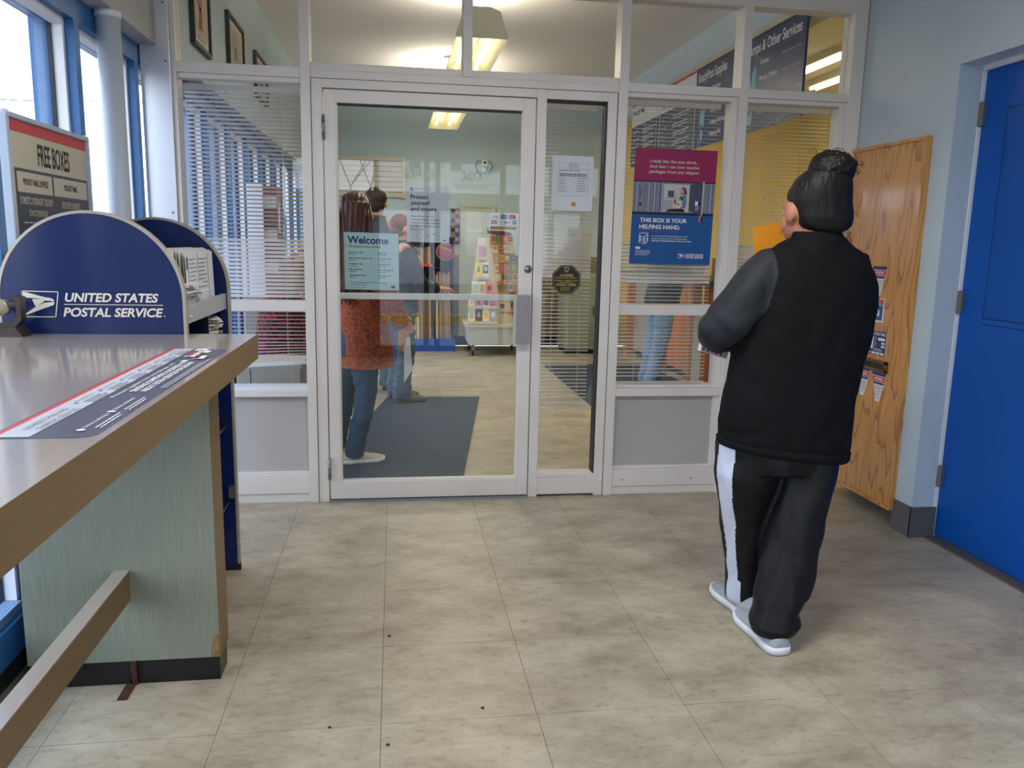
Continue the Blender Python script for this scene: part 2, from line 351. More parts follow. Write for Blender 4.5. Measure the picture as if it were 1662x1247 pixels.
# flat print: a frame on a surface, texts are built at the end in one go
PRINTS = {}
class Fr:
    def __init__(s, o, r, u, parent, name='lettering', org=None):
        s.o = Vector(o); s.r = Vector(r).normalized(); s.u = Vector(u).normalized(); s.n = s.r.cross(s.u)
        s.parent = parent; s.name = name
        s.key = (parent.name if parent else None, name); s.e = PRINTS.setdefault(s.key, dict(parent=parent, name=name, mb=MB(), txt=[]))
        s.mb = s.e['mb']
    def pt(s, a, b, l=1): return s.o+s.r*a+s.u*b+s.n*(.0007*l)
    def rect(s, a0, b0, a1, b1, m, l=1): s.mb.quad([s.pt(a0,b0,l), s.pt(a1,b0,l), s.pt(a1,b1,l), s.pt(a0,b1,l)], m); return s
    def poly(s, pts, m, l=1): s.mb.quad([s.pt(a,b,l) for a,b in pts], m); return s
    def disc(s, a, b, r, m, l=1, n=28, r2=None):
        return s.poly([(a+r*math.cos(2*PI*k/n), b+(r2 or r)*math.sin(2*PI*k/n)) for k in range(n)], m, l)
    def outline(s, pts, w, m, l=1):
        n = len(pts)
        for i in range(n):
            a = Vector(pts[i]); b = Vector(pts[(i+1)%n]); d = (b-a).normalized(); q = Vector((-d.y, d.x))*w/2; a = a-d*w/2; b = b+d*w/2
            s.poly([tuple(a-q), tuple(b-q), tuple(b+q), tuple(a+q)], m, l)
        return s
    def text(s, t, a, b, h, m, w=None, bold=0, ital=0, align='L', l=1, res=2):
        """cap height h, left/baseline at (a,b); w = fitted width"""
        s.e['txt'].append((s, t, a, b, h, m, w, bold, ital, align, l, res)); return s
    def lines(s, a0, a1, b0, n, pitch, th, m, l=1, ragged=.3, words=True):
        rnd = random.Random(int(abs(a0*1000)+abs(b0)*977+n))
        for i in range(n):
            b = b0-i*pitch; a = a0; end = a0+(a1-a0)*(1-ragged*rnd.random())
            while a < end:
                w = (a1-a0)*rnd.uniform(.05,.16) if words else (a1-a0)
                s.rect(a, b, min(a+w,end), b+th, m, l); a += w+th*.9
        return s
def finish_prints():
    obs = []
    for e in PRINTS.values():
        for t in e['txt']:
            c = bpy.data.curves.new('lettering','FONT'); c.body = t[1]; c.size = 1; c.resolution_u = t[11]; c.offset = t[7]; c.shear = t[8]; c.fill_mode = 'FRONT'
            o = bpy.data.objects.new('tmp_text', c); COL.objects.link(o); obs.append((o, e, t))
    bpy.context.view_layer.update(); dg = bpy.context.evaluated_depsgraph_get()
    for o, e, t in obs:
        s, body, a, b, h, m, w, bold, ital, align, l, res = t
        me = o.evaluated_get(dg).to_mesh(); k = h/.70
        if len(me.vertices):
            xs = [v.co.x for v in me.vertices]; x0, x1 = min(xs), max(xs); kx = (w/(x1-x0)) if w else k
            ox = a-x0*kx if align == 'L' else (a-(x0+x1)/2*kx if align == 'C' else a-x1*kx)
            e['mb'].add([s.pt(ox+v.co.x*kx, b+v.co.y*k, l) for v in me.vertices], [list(p.vertices) for p in me.polygons], m)
        o.evaluated_get(dg).to_mesh_clear()
    for o, e, t in obs:
        c = o.data; bpy.data.objects.remove(o); bpy.data.curves.remove(c)
    for e in PRINTS.values():
        if e['mb'].f: put(e['name'], e['mb'], e['parent'])
def eagle(f, a, b, w, h, m, bg, l=2):
    """sonic style bird emblem in a leaning box"""
    P = lambda pts: [(a+x*w, b+y*h) for x, y in pts]
    f.outline(P([(0,0),(.89,0),(1,.98),(.05,1)]), h*.035, m, l)
    f.poly(P([(.055,.97),(.14,.96),(.66,.76),(.62,.70),(.02,.76)]), m, l)
    f.poly(P([(.30,.69),(.62,.70),(.66,.76),(.80,.735),(.88,.66),(.86,.60),(.62,.60),(.42,.42),(.37,.42)]), m, l)
    f.poly(P([(.005,.02),(.06,.04),(.86,.47),(.885,.56),(.86,.60),(.60,.54),(.40,.41)]), m, l)
    f.poly(P([(.60,.635),(.80,.63),(.84,.60),(.80,.575),(.62,.60)]), bg, l+1)
# ------------------------------------------------------------------ body modelling
def fuse(mb, vox, smooth=6, mat_=None, fac=.5):
    """closed lofts joined into one continuous skin"""
    me = mb.mesh('tmp'); o = bpy.data.objects.new('tmp', me); COL.objects.link(o)
    r = o.modifiers.new('r','REMESH'); r.mode = 'VOXEL'; r.voxel_size = vox
    if smooth: q = o.modifiers.new('s','SMOOTH'); q.iterations = smooth; q.factor = fac
    bpy.context.view_layer.update(); dg = bpy.context.evaluated_depsgraph_get(); ev = o.evaluated_get(dg); t = ev.to_mesh()
    out = MB(); out.add([v.co.copy() for v in t.vertices], [list(p.vertices) for p in t.polygons], mat_ or mb.mats[0], True)
    ev.to_mesh_clear(); bpy.data.objects.remove(o); bpy.data.meshes.remove(me); return out
def wrinkle(mb, amp, sc, st=(1,1,1)):
    """push cloth in and out along ring normals with folded noise"""
    me = mb.mesh('tmp'); ns = [v.normal.copy() for v in me.vertices]
    for i, v in enumerate(mb.v):
        p = Vector((v.x*st[0], v.y*st[1], v.z*st[2]))*sc
        mb.v[i] = v+ns[i]*amp*(abs(noise.noise(p))*2-.5+.5*noise.noise(p*2.3))
    bpy.data.meshes.remove(me); return mb
def hand(mb, wr, d, palm, side, m, L=.175, curl=.6):
    """wr wrist, d pointing direction, palm = way the palm faces, side = thumb side"""
    wr, d, palm, side = Vector(wr), Vector(d).normalized(), Vector(palm), Vector(side)
    palm = (palm-d*palm.dot(d)).normalized(); side = (side-d*side.dot(d)-palm*side.dot(palm)).normalized()
    R = []
    for t, hw, ht in ((0,.026,.02),(.25,.034,.017),(.5,.039,.014),(.58,.037,.012)):
        c = wr+d*(L*t); R.append([c+side*hw*math.cos(2*PI*k/14)+palm*ht*math.sin(2*PI*k/14) for k in range(14)])
    mb.rings(R, m)
    for off, ln in ((.028,.40),(.010,.45),(-.009,.42),(-.027,.33)):
        p = wr+d*(L*.52)+side*off; pts = [p]; a = 0
        for q, seg in enumerate((.42,.32,.26)):
            a += curl*(.5+.35*q); p = p+(d*math.cos(a)+palm*math.sin(a))*L*ln*seg; pts.append(p)
        mb.tube(pts, [.0088,.0085,.0078,.0062], m, 8)
    p = wr+d*(L*.16)+side*.026; q = p+(d*.7+side*.6+palm*.35).normalized()*.04; r_ = q+(d*.9+side*.15+palm*.45).normalized()*.032
    mb.tube([p, q, r_], [.012,.0105,.008], m, 8)
def body(root, m, head, hr, face, neck, sh, el, wr, hd, hip, kn, an, tors, vox=.0075, jaw=.66):
    """one continuous body: head with face, neck, trunk, arms, hands with fingers, legs"""
    mb = MB(); h = Vector(head); f = Vector(face).normalized(); s = f.cross(Vector((0,0,1))).normalized(); rot = Matrix((s, f, s.cross(f))).transposed()
    def at(x, y, z): return h+s*x*hr+f*y*hr+Vector((0,0,1))*z*hr
    mb.ell(at(0,-.1,.12), (hr*.92, hr*1.08, hr*1.05), m, 22, 14, rot)
    mb.ell(at(0,.22,-.5), (hr*jaw, hr*.72, hr*.76), m, 18, 10, rot)
    mb.ell(at(0,.78,-1.02), (hr*.24, hr*.2, hr*.18), m, 12, 8, rot)             # chin
    mb.tube([at(0,.95,.12), at(0,1.22,-.28), at(0,1.05,-.42)], [hr*.09,hr*.17,hr*.13], m, 8)   # nose
    mb.ell(at(0,.93,-.66), (hr*.26, hr*.14, hr*.10), m, 12, 8, rot)             # lips
    mb.ell(at(-.3,.86,.22), (hr*.3, hr*.14, hr*.09), m, 12, 8, rot); mb.ell(at(.3,.86,.22), (hr*.3, hr*.14, hr*.09), m, 12, 8, rot)
    for q in (-1, 1): mb.ell(at(q*.95,-.05,-.14), (hr*.13, hr*.24, hr*.36), m, 12, 8, rot)   # ears
    mb.tube([at(0,-.15,-.55), Vector(neck)], [hr*.58, hr*.68], m, 16)
    mb.loft(tors, m, 24)
    for i in (0, 1):
        mb.tube([Vector(neck)-Vector((0,0,.02)), sh[i]], [.05,.058], m, 12)
        mb.tube([sh[i], Vector(sh[i]).lerp(Vector(el[i]),.45), el[i], Vector(el[i]).lerp(Vector(wr[i]),.35), wr[i]], [.055,.05,.039,.041,.026], m, 12)
        hand(mb, wr[i], *hd[i], m)
        mb.tube([hip[i], Vector(hip[i]).lerp(Vector(kn[i]),.4), kn[i], Vector(kn[i]).lerp(Vector(an[i]),.35), an[i], Vector(an[i])-Vector((0,0,.03))], [.085,.078,.052,.054,.035,.036], m, 14)
    o = put('body', fuse(mb, vox, 2, m), root)
    for q in (-1, 1):
        put('eye', MB().ell(at(q*.32,.87,.06), (hr*.12,)*3, WHITEPR, 12, 8).ell(at(q*.32,.95,.06), (hr*.06,)*3, INK, 10, 6), root)
    return at
def shoe(root, heel, toe, w, um, sm, h=.095, laces=None, name='shoe'):
    heel, toe = Vector(heel), Vector(toe); d = (toe-heel); L = d.length; d.normalize(); s = d.cross(Vector((0,0,1))); z = Vector((0,0,1))
    prof = [(0,.10,0),(.012,.24,.02),(.04,.35,0),(.09,.42,.0),(.2,.44,0),(.4,.40,0),(.6,.46,0),(.78,.5,0),(.92,.40,0),(.985,.24,.0),(1,.10,.0)]
    sole = MB(); up = MB(); R = []
    for t, k, _ in prof:
        c = heel+d*L*t; a = w*k*1.06; lift = .012*max(0,(t-.75)/.25)**2
        R.append([c+s*(-a)+z*(.004+lift), c+s*a+z*(.004+lift), c+s*a*1.04+z*.018, c+s*a+z*(.03+lift*.5), c-s*a+z*(.03+lift*.5), c-s*a*1.04+z*.018])
    sole.rings(R, sm, True, True)
    ob = put(name, None or MB(), root) if False else None
    hs = [(0.012,.5),(.04,.72),(.08,.85),(.22,1.0),(.36,.95),(.5,.74),(.66,.56),(.82,.42),(.93,.30),(.985,.16)]
    R = []
    for t, hh in hs:
        k = [p for p in prof]; i = max(j for j in range(len(k)) if k[j][0] <= t); j = min(i+1, len(k)-1)
        u = (t-k[i][0])/max(1e-6,(k[j][0]-k[i][0])); kw = k[i][1]*(1-u)+k[j][1]*u; c = heel+d*L*t; H = .024+(h-.02)*hh
        R.append([c+s*w*kw*math.cos(a)*(.98 if math.sin(a)<.6 else .9)+z*(.024+(H-.024)*math.sin(a)) for a in [PI*q/12 for q in range(13)]]+[c-s*w*kw*.5+z*.022, c+s*w*kw*.5+z*.022])
    up.rings(R, um, True, True)
    o = put(name, up, root); put('sole', sole, o)
    if laces:
        lb = MB()
        for k in range(4):
            t = .46+.07*k; c = heel+d*L*t+z*(.03+(h-.02)*(.80-.085*k*1.2)); q = w*.17
            lb.tube([c-s*q-z*.008, c+z*.004, c+s*q-z*.008], .0028, laces, 6)
        put('laces', lb, o)
    return o
# ================================================================== SETTING
YP, YB = .23, .34          # partition front and back plane
VC = 2.68                  # vestibule ceiling
YF = -5.2                  # entrance front wall behind the camera
YE = 6.9                   # far wall of the lobby
S = .4572
# floor and its tiles
fl = struct('floor', B(-1.14, 5.6, YF, YE, -.14, -.006, mat('tile_adhesive_joint', (80,72,60), .9)), (0,0,0))
base_t = MB().box(-S/2+.0007, S/2-.0007, -S/2+.0007, S/2-.0007, -.006, 0, TILE).mesh('tile')
rows = [(YF, -11*S)]+[(j*S, (j+1)*S) for j in range(-11, 15)]
def tile_at(x0, x1, y0, y1, me=None):
    if me is None: me = MB().box(-(x1-x0)/2+.0009, (x1-x0)/2-.0009, -(y1-y0)/2+.0009, (y1-y0)/2-.0009, -.006, 0, TILE).mesh('tile')
    o = bpy.data.objects.new('tile', me); COL.objects.link(o); o.parent = fl; o.location = ((x0+x1)/2, (y0+y1)/2, random.uniform(-.0004, 0))
    o.rotation_euler = (random.uniform(-.0007,.0007), random.uniform(-.0007,.0007), 0)
for (y0, y1) in rows:
    y1 = min(y1, YE)
    full = abs(y1-y0-S) < .001
    for i in range(-3, 6 if y0 < .2 else 7):
        x0, x1 = i*S, (i+1)*S
        x0 = max(x0, -1.14)
        if i == 5 and y0 < .2: x1 = 2.75
        tile_at(x0, x1, y0, y1, base_t if full and abs(x1-x0-S) < .001 else None)
put('floor_beyond', B(3.2, 5.6, .2, YE, -.006, -.001, TILE), fl)
# left wall over the windows (its lower edge is the soffit)
struct('wall_left', MB().box(-1.36, -1.06, YF, YE, 2.26, CEIL, SOFFIT), (-1.2, 0, 2.26))
lw = struct('trim_1', MB().box(-1.0605, -1.052, YB, YE, 2.262, CEIL, LOBBYWALL), (-1.06, 0, 2.3))
struct('trim_2', MB().box(-1.33, -1.14, YF, YE, -.14, .06, DARKG), (-1.2, 0, 0))
# window bays of the storefront along the left side
GX = -1.225
def bay(n, y0, y1):
    w = struct('window_%d' % n, loc=(GX, (y0+y1)/2, 0)); ym = y1
    put('mullion', MB().box(-1.30, GX-.012, ym-.05, ym, .06, 2.26, BLUEFR).box(GX+.012, -1.14, ym-.05, ym, .06, 2.26, BLUEFR).box(GX-.012, GX+.012, ym-.046, ym-.004, .06, 2.26, BLUEDK), w)
    put('glazing_stop', MB().box(GX+.012, -1.175, ym-.068, ym-.05, .2, 2.17, WHITEP).box(GX-.004, GX+.012, ym-.075, ym-.05, .2, 2.17, BLUEDK).box(GX+.012, -1.18, y0, y0+.012, .2, 2.17, BLUEDK), w)
    put('head_rail', MB().box(-1.30, -1.14, y0, ym-.05, 2.17, 2.26, BLUEFR).box(GX+.012, -1.17, y0+.012, ym-.068, 2.145, 2.17, WHITEP).box(GX-.004, GX+.012, y0, ym-.05, 2.155, 2.17, BLUEDK), w)
    put('bottom_rail', MB().box(-1.30, -1.14, y0, ym-.05, .06, .17, BLUEFR).box(GX+.012, -1.16, y0+.012, ym-.068, .17, .2, mat('pale_blue_sill', (120,150,190), .5)), w)
    put('pane', B(GX-.004, GX, y0, ym-.05, .17, 2.17, G_WIN), w)
yy = .2
k = 0; ys = [yy+.725*j for j in range(-7, 10)]
for j in range(len(ys)-1):
    k += 1; bay(k, ys[j], ys[j+1] if ys[j+1] < YE else YE)
# ceilings
struct('ceiling', B(-1.06, 2.9, YF, YB, VC, VC+.06, CEILM), (0,0,VC))
struct('ceiling', B(-1.06, 5.6, YB, YE, CEIL, CEIL+.06, CEILM), (0,0,CEIL))
struct('wall_over_partition', B(-1.06, 5.6, YP+.02, YB-.01, VC, CEIL, LOBBYWALL), (0,YB,VC))
# right vestibule wall with the door opening
wr = MB().box(2.53, 2.78, -.54, -.40, 0, VC, BLUEWALL).box(2.53, 2.78, -.40, YB, .135, VC, BLUEWALL).box(2.74, 2.78, -.40, YB, 0, .135, DARKG).box(2.53, 2.78, -1.72, -.54, 2.20, VC, BLUEWALL).box(2.53, 2.78, YF, -1.72, 0, VC, BLUEWALL)
struct('wall_right', wr, (2.53, 0, 0))
struct('baseboard_right', MB().box(2.522, 2.531, -.549, -.40, 0, .152, BASEG).box(2.522, 2.655, -.55, -.541, 0, .152, BASEG).box(2.522, 2.531, YF, -1.715, 0, .152, BASEG), (2.53,-.5,0))
struct('wall_office_front', MB().box(2.78, 5.6, YB-.1, YB, 0, VC, YELLOW), (4,YB,0))
# blue door in the right wall
d2 = struct('door_2', loc=(2.66, -1.12, 0))
put('door_frame', MB().box(2.645, 2.70, -.545, -.518, 0, 2.20, WHITEP).box(2.645, 2.70, -1.735, -1.70, 0, 2.20, WHITEP).box(2.645, 2.70, -1.70, -.545, 2.178, 2.20, WHITEP), d2)
put('door_leaf', B(2.66, 2.70, -1.70, -.548, .012, 2.175, BLUEDOOR), d2)
lf = MB()
for a in ((-1.32,-.70),(-1.32,-.70)): pass
lf.box(2.6585, 2.661, -1.50, -.704, 1.09, 1.995, mat('blue_door_inset', (2,78,164), .4, 0, .25))
put('inset_panel', lf, d2)
ip = MB(); 
for (a,b,c,d) in ((-1.50,-.70,1.994,1.998),(-1.50,-.70,1.086,1.090),(-.704,-.70,1.086,1.998),(-1.504,-1.50,1.086,1.998),(-1.50,-.70,1.06,1.063)):
    ip.box(2.6583, 2.6605, a, b, c, d, mat('door_groove', (6,22,58), .7))
put('panel_groove', ip, d2)
for hz in (1.99, 1.148, .308):
    h = MB().tube([(2.652,-.538,hz-.055),(2.652,-.538,hz+.055)], .009, STEEL, 10)
    h.box(2.643, 2.6595, -.572, -.538, hz-.05, hz+.05, STEEL)
    for q in (-.03,-.01,.01,.03): h.tube([(2.652,-.538,hz+q-.001),(2.652,-.538,hz+q+.001)], .0105, ALU_D, 10)
    put('hinge', h, d2)
struct('trim_3', B(2.60, 2.70, -1.70, -.56, -.001, .009, mat('worn_metal_threshold', (112,104,98), .5, .4)), (2.66,-1,0))
struct('wall_behind_door', B(2.72, 2.78, -1.72, -.54, 0, 2.2, DARKG), (2.75,-1,0))
# far lobby walls
fw = struct('wall_far', MB().box(-1.36, 2.80, YE, YE+.1, 0, CEIL, LOBBYWALL), (0,YE,0))
put('office_section', B(2.80, 5.7, YE, YE+.1, 0, CEIL, YELLOW), fw)
put('mosaic_wainscot', B(.25, 2.80, YE-.012, YE, .13, 1.22, MOSAIC), fw)
struct('baseboard_far', B(-1.06, 2.8, YE-.025, YE-.0125, 0, .13, DARKG), (0,YE,0))
struct('wall_office', MB().box(5.6, 5.7, YB-.1, YE, 0, CEIL, YELLOW), (5.6,3,0))
pv = MB()
for yy_ in (2.6, 4.3, 5.9): pv.box(5.58, 5.6, yy_, yy_+.035, 1.0, CEIL, mat('pipe_ochre', (150,128,86), .6))
struct('trim_4', pv, (5.6,3,1))
bk = struct('bulkhead', B(2.75, 2.86, YB, YE, 2.87, CEIL, BLUEWALL), (2.8,3,2.9))
# ---------------- aluminium and glass partition
pt = struct('wall_partition', loc=(.75, YP, 0))
def post(x0, x1, z0, z1, y0=YP, y1=YB, m=ALU, n='post'): put(n, B(x0, x1, y0, y1, z0, z1, m, .0025), pt)
def rail(x0, x1, z0, z1, y0=YP+.006, y1=YB-.004, m=ALU, n='rail'): put(n, B(x0, x1, y0, y1, z0, z1, m, .002), pt)
pl = put('pillar', MB().box(-1.135, -1.0, YP-.012, YB+.01, 0, VC, mat('glossy_white_metal', (240,242,246), .26, .55), .003), pt)
sc_ = MB()
for z in (.55, 1.49, 2.19, 2.45): sc_.tube([(-1.02, YP-.0155, z), (-1.02, YP-.0115, z)], .004, ALU_D, 8)
put('screw', sc_, pl)
post(-1.0, -.978, 0, VC, YP+.004)
post(-.405, -.358, 0, VC, YP-.004)
put('door_jamb', B(-.355, -.303, YP+.002, YB, 0, 2.15, ALU, .002), pt)
put('door_jamb', B(.766, .815, YP+.002, YB, 0, 2.15, ALU, .002), pt)
put('door_head', B(-.303, .766, YP+.003, YB, 2.108, 2.15, ALU, .002), pt)
post(1.136, 1.185, 0, 2.15, YP+.006)
post(1.19, 1.238, 0, VC, YP-.004)
post(1.842, 1.888, 0, VC, YP-.004)
post(2.452, 2.526, 0, VC, YP-.004)
post(.386, .432, 2.19, VC, YP+.002, YB, ALU, 'mullion')
rail(-.358, 1.19, 2.153, 2.19); rail(-.358, .386, 2.191, 2.226, YP+.016); rail(.432, 1.19, 2.191, 2.226, YP+.016)
rail(-1.0, 2.53, VC-.07, VC, YP+.006, YB-.004, ALU, 'header_rail')
rail(-.978, -.405, 2.15, 2.198); rail(-.978, -.405, 2.127, 2.1495, YP+.02, YB-.02, ALU)
for x0, x1 in ((1.238, 1.842), (1.888, 2.452)):
    rail(x0, x1, 2.16, 2.203); rail(x0, x1, 2.137, 2.1595, YP+.02)
    rail(x0, x1, 1.008, 1.063, YP+.012); rail(x0, x1, .562, .606, YP-.001); rail(x0, x1, .607, .622, YP+.02)
    put('panel', B(x0, x1, YP+.03, YP+.05, .16, .562, PANELG), pt)
    rail(x0, x1, .048, .146); rail(x0, x1, .147, .163, YP+.018); rail(x0, x1, 0, .046, YP+.012)
    post(x1-.035, x1-.001, .16, .562, YP+.012)
    post(x1-.036, x1-.001, .622, 2.137, YP+.02, YB-.01, ALU, 'glazing_stop')
    for a, b_ in ((.622, 1.008), (1.063, 2.137), (2.203, VC-.07)): put('pane', B(x0, x1, .283, .288, a, b_, G_WIN), pt)
rail(-.978, -.405, 1.012, 1.062, YP+.012); rail(-.978, -.405, .572, .60, YP-.001); rail(-.978, -.405, .601, .624, YP+.008, YB, WHITE_MET)
put('panel', B(-.978, -.405, YP+.03, YP+.05, .166, .572, PANELG), pt)
rail(-.978, -.405, .05, .140); rail(-.978, -.405, .141, .166, YP+.014); rail(-.978, -.405, 0, .048, YP+.014)
for a, b_ in ((.624, 1.012), (1.062, 2.127), (2.198, VC-.07)): put('pane', B(-.978, -.405, .283, .288, a, b_, G_WIN), pt)
for x0, x1 in ((-.358, .386), (.432, 1.19)): put('pane', B(x0, x1, .283, .288, 2.226, VC-.07, G_WIN), pt)
rail(.815, 1.136, .012, .105); rail(.815, 1.136, .106, .126, YP+.016); rail(.815, 1.136, 2.105, 2.15)
put('gasket', MB().box(1.128, 1.136, YP+.014, YB-.02, .126, 2.105, ALU_D).box(.815, 1.136, YP+.014, YB-.02, 2.098, 2.105, ALU_D), pt)
put('pane', B(.815, 1.13, .283, .288, .126, 2.10, G_WIN), pt)
put('screw', MB().ell((1.30, YP+.005, .086), (.004,.003,.004), ALU_D, 8, 6).ell((1.70, YP+.005, .086), (.004,.003,.004), ALU_D, 8, 6), pt)
# swinging door
d1 = struct('door_1', loc=(-.295, YP, 0)); DY0, DY1 = YP+.004, YP+.05; GY = .262
put('stile', B(-.296, -.240, DY0, DY1, .014, 2.102, ALU, .002), d1); put('stile', B(.698, .760, DY0, DY1, .014, 2.102, ALU, .002), d1)
put('top_rail', B(-.240, .698, DY0, DY1, 2.040, 2.102, ALU, .002), d1); put('bottom_rail', B(-.240, .698, DY0, DY1, .014, .108, ALU, .002), d1)
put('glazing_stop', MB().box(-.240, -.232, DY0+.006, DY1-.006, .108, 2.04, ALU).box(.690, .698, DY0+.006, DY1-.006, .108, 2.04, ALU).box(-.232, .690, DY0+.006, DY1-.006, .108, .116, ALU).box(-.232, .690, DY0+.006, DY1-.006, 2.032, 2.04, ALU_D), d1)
put('pane', B(-.232, .690, GY-.003, GY+.003, .116, 2.032, G_DOOR), d1)
put('push_bar', MB().box(-.24, .70, DY1+.008, DY1+.02, 1.075, 1.108, ALU, .002), d1)
HM = mat('dull_handle_metal', (150,148,148), .4, .4)
h = MB().box(.728, .745, DY0-.055, DY0, .862, 1.110, HM, .002).box(.672, .745, DY0-.062, DY0-.052, .858, 1.114, HM, .002)
h = h
h.box(.660, .672, DY0-.062, DY0-.028, .858, 1.114, mat('chipped_white_edge', (196,190,182), .5, var=(30,.15)), .002)
put('pull_handle', h, d1)
lk = MB().tube([(.737, DY0-.008, 1.245), (.737, DY0+.002, 1.245)], [.019,.021], STEEL, 24).box(.7355,.7385,DY0-.0095,DY0-.0075,1.238,1.252,INK)
put('lock_cylinder', lk, d1)
for hz in (1.92, .182):
    g = MB().tube([(-.299, DY0-.007, hz-.055), (-.299, DY0-.007, hz+.055)], .0075, STEEL, 10)
    for q in (-.03, 0, .03): g.tube([(-.299, DY0-.007, hz+q-.001),(-.299, DY0-.007, hz+q+.001)], .0092, ALU_D, 10)
    g.ell((-.299, DY0-.007, hz+.058), (.006,)*3, STEEL, 8, 6).ell((-.299, DY0-.007, hz-.058), (.006,)*3, STEEL, 8, 6)
    put('hinge', g, d1)
struct('trim_5', B(-.303, .766, YP-.012, YB-.01, 0, .009, mat('threshold_aluminium', (150,150,152), .4, .5)), (.2,YP,0))
# ---------------- entrance front behind the camera (seen reflected in the door glass)
fr = struct('wall_front', loc=(.7, YF, 0))
put('header', B(-1.14, 2.78, YF-.14, YF, 2.30, VC, BLUEWALL), fr)
xs = [-1.14, -.62, -.16, .42, .55, 1.32, 1.92, 2.53]
FRM = mat('dark_bronze_frame', (48,46,44), .5)
for i, x in enumerate(xs): put('mullion', B(x-.03, x+.03, YF-.08, YF, 0, 2.30, FRM), fr)
for i in range(len(xs)-1):
    x0, x1 = xs[i]+.025, xs[i+1]-.025
    put('transom_bar', B(x0, x1, YF-.08, YF, 1.74, 1.95, FRM), fr)
    put('bottom_rail', B(x0, x1, YF-.08, YF, 0, .14, FRM), fr)
    if i < 2: put('kick_panel', B(x0, x1, YF-.06, YF-.03, .14, 1.74, mat('dark_brown_panel', (44,34,32), .6)), fr)
    put('pane', MB().box(x0, x1, YF-.045, YF-.04, .14 if i > 1 else 1.72, 1.74, G_WIN).box(x0, x1, YF-.045, YF-.04, 1.95, 2.30, G_WIN), fr)
for nm, t, x, z, h_, w in (('street_number','303',.95,2.10,.105,.25),('street_name','BROADWAY',.95,2.01,.055,.40),('postal_code','53913',.33,2.10,.105,.36)):
    Fr((0, YF-.047, 0), (1,0,0), (0,0,1), fr, nm).text(t, x, z, h_, INK, w, .02, 0, 'C')
# ---------------- outside
struct('ground', MB().box(-300, -1.33, -120, 120, -.5, -.16, GRASS), (-3,0,-.2))
struct('ground', MB().box(-1.33, 300, -120, YF-.14, -.5, -.16, ASPH), (0,-8,-.2))
struct('planting_bed', MB().box(-3.4, -1.34, -8, 9, -.2, -.10, MULCH), (-2,0,-.2))
struct('trim_6', MB().box(-1.62, -1.34, -8, 9, -.16, -.02, mat('concrete_sill', (172,176,184), .8)), (-1.5,0,-.1))
struct('curb', MB().box(-12, 14, -11.2, -10.9, -.16, 0, CURBY), (0,-11,0))
struct('street', MB().box(-60, -14, -60, 60, -.16, -.14, ASPH), (-30,0,-.1))
bw = thing('white_building', 'white sided building across the street behind the entrance', 'building', (1.5,-26,-.16))
put('wall', B(-.6, 12, -34, -26, -.16, 8.2, BWHITE), bw); put('roof', MB().prism([(-26+8.6,0)] and [(-34.4,8.1),(-25.6,8.1),(-30,10.6)], -1, 12.4, 'x', ROOFM), bw)
for i in range(6):
    for zz in (1.2, 4.0): put('window', B(.6+i*1.5, 1.0+i*1.5, -26.03, -25.97, zz, zz+.8, PGREY2), bw)
def bare_tree(x, y, hgt, seed, label, spread=.5):
    rnd = random.Random(seed); mb = MB()
    def br(p, d, L, r, n):
        q = p+d*L; mb.tube([p, (p+q)/2+Vector((rnd.uniform(-1,1),rnd.uniform(-1,1),0))*L*.05, q], [r, r*.85, r*.7], BARK, 5 if n < 3 else 7, False)
        if n == 0: return
        for _ in range(3 if n in (5, 3) else 2):
            e = (d+Vector((rnd.uniform(-1,1), rnd.uniform(-1,1), rnd.uniform(-.15,.8)))*spread).normalized(); br(q, e, L*rnd.uniform(.7,.95), r*.52, n-1)
    br(Vector((x,y,-.2)), Vector((rnd.uniform(-.1,.1),0,1)).normalized(), hgt*.22, hgt*.009, 6)
    return tagm('bare_tree', mb, label, 'tree', (x,y,-.2), 'bare winter trees outside')
bare_tree(-2.6, -17, 8.5, 3, 'bare branching tree in front of the entrance, left of the white building', .75)
bare_tree(-.9, -19.5, 8, 8, 'second bare tree outside the entrance, nearer the white building', .8)
rnd = random.Random(5)
hs = [(-34,4,5,'brown'),(-38,14.5,4.2,'grey'),(-30,24,4.6,'red brown'),(-36,36,5.2,'brown'),(-28,46,4,'pale grey'),(-44,-3,4.5,'grey')]
for i, (x, y, hh, cn) in enumerate(hs):
    t = thing('house', '%s gabled house far outside the left windows, number of gables one, %s' % (cn, ['nearest the left edge','behind the slanted column','between column and partition','seen through the left blind','far behind the left blind','hidden behind the free boxes sign'][i]), 'house', (x,y,-.16), 'houses beyond the street')
    t['label'] = '%s gabled house far outside the left windows, %s' % (cn, ['right of the round column','in line with the round column','between column and partition','seen through the left blind','deepest behind the left blind','by the free boxes sign'][i])
    m = {'brown': BRICKR, 'grey': mat('grey_siding',(150,150,150),.9), 'red brown': mat('rust_siding',(160,92,78),.9), 'pale grey': BWHITE}[cn]
    put('wall', B(x-4, x+4, y-4, y+4, -.16, hh*.55, m), t); put('roof', MB().prism([(y-4.5,hh*.55),(y+4.5,hh*.55),(y,hh)], x-4.4, x+4.4, 'x', ROOFM), t)
    put('window', B(x+4, x+4.05, y-2, y-1, 1, 2.1, PGREY2), t); put('window', B(x+4, x+4.05, y+1, y+2, 1, 2.1, PGREY2), t)
tl = MB()
for i in range(90):
    y = -60+i*1.9; x = -62+rnd.uniform(-8,8); h_ = rnd.uniform(3.2,5.6); p = Vector((x,y,-.2))
    for q in range(9):
        e = Vector((rnd.uniform(-1.5,1.5), rnd.uniform(-1.6,1.6), h_*rnd.uniform(.6,1))); tl.tube([p, p+e*.5+Vector((0,0,.4)), p+e], [.22,.1,.03], BARK, 4, False)
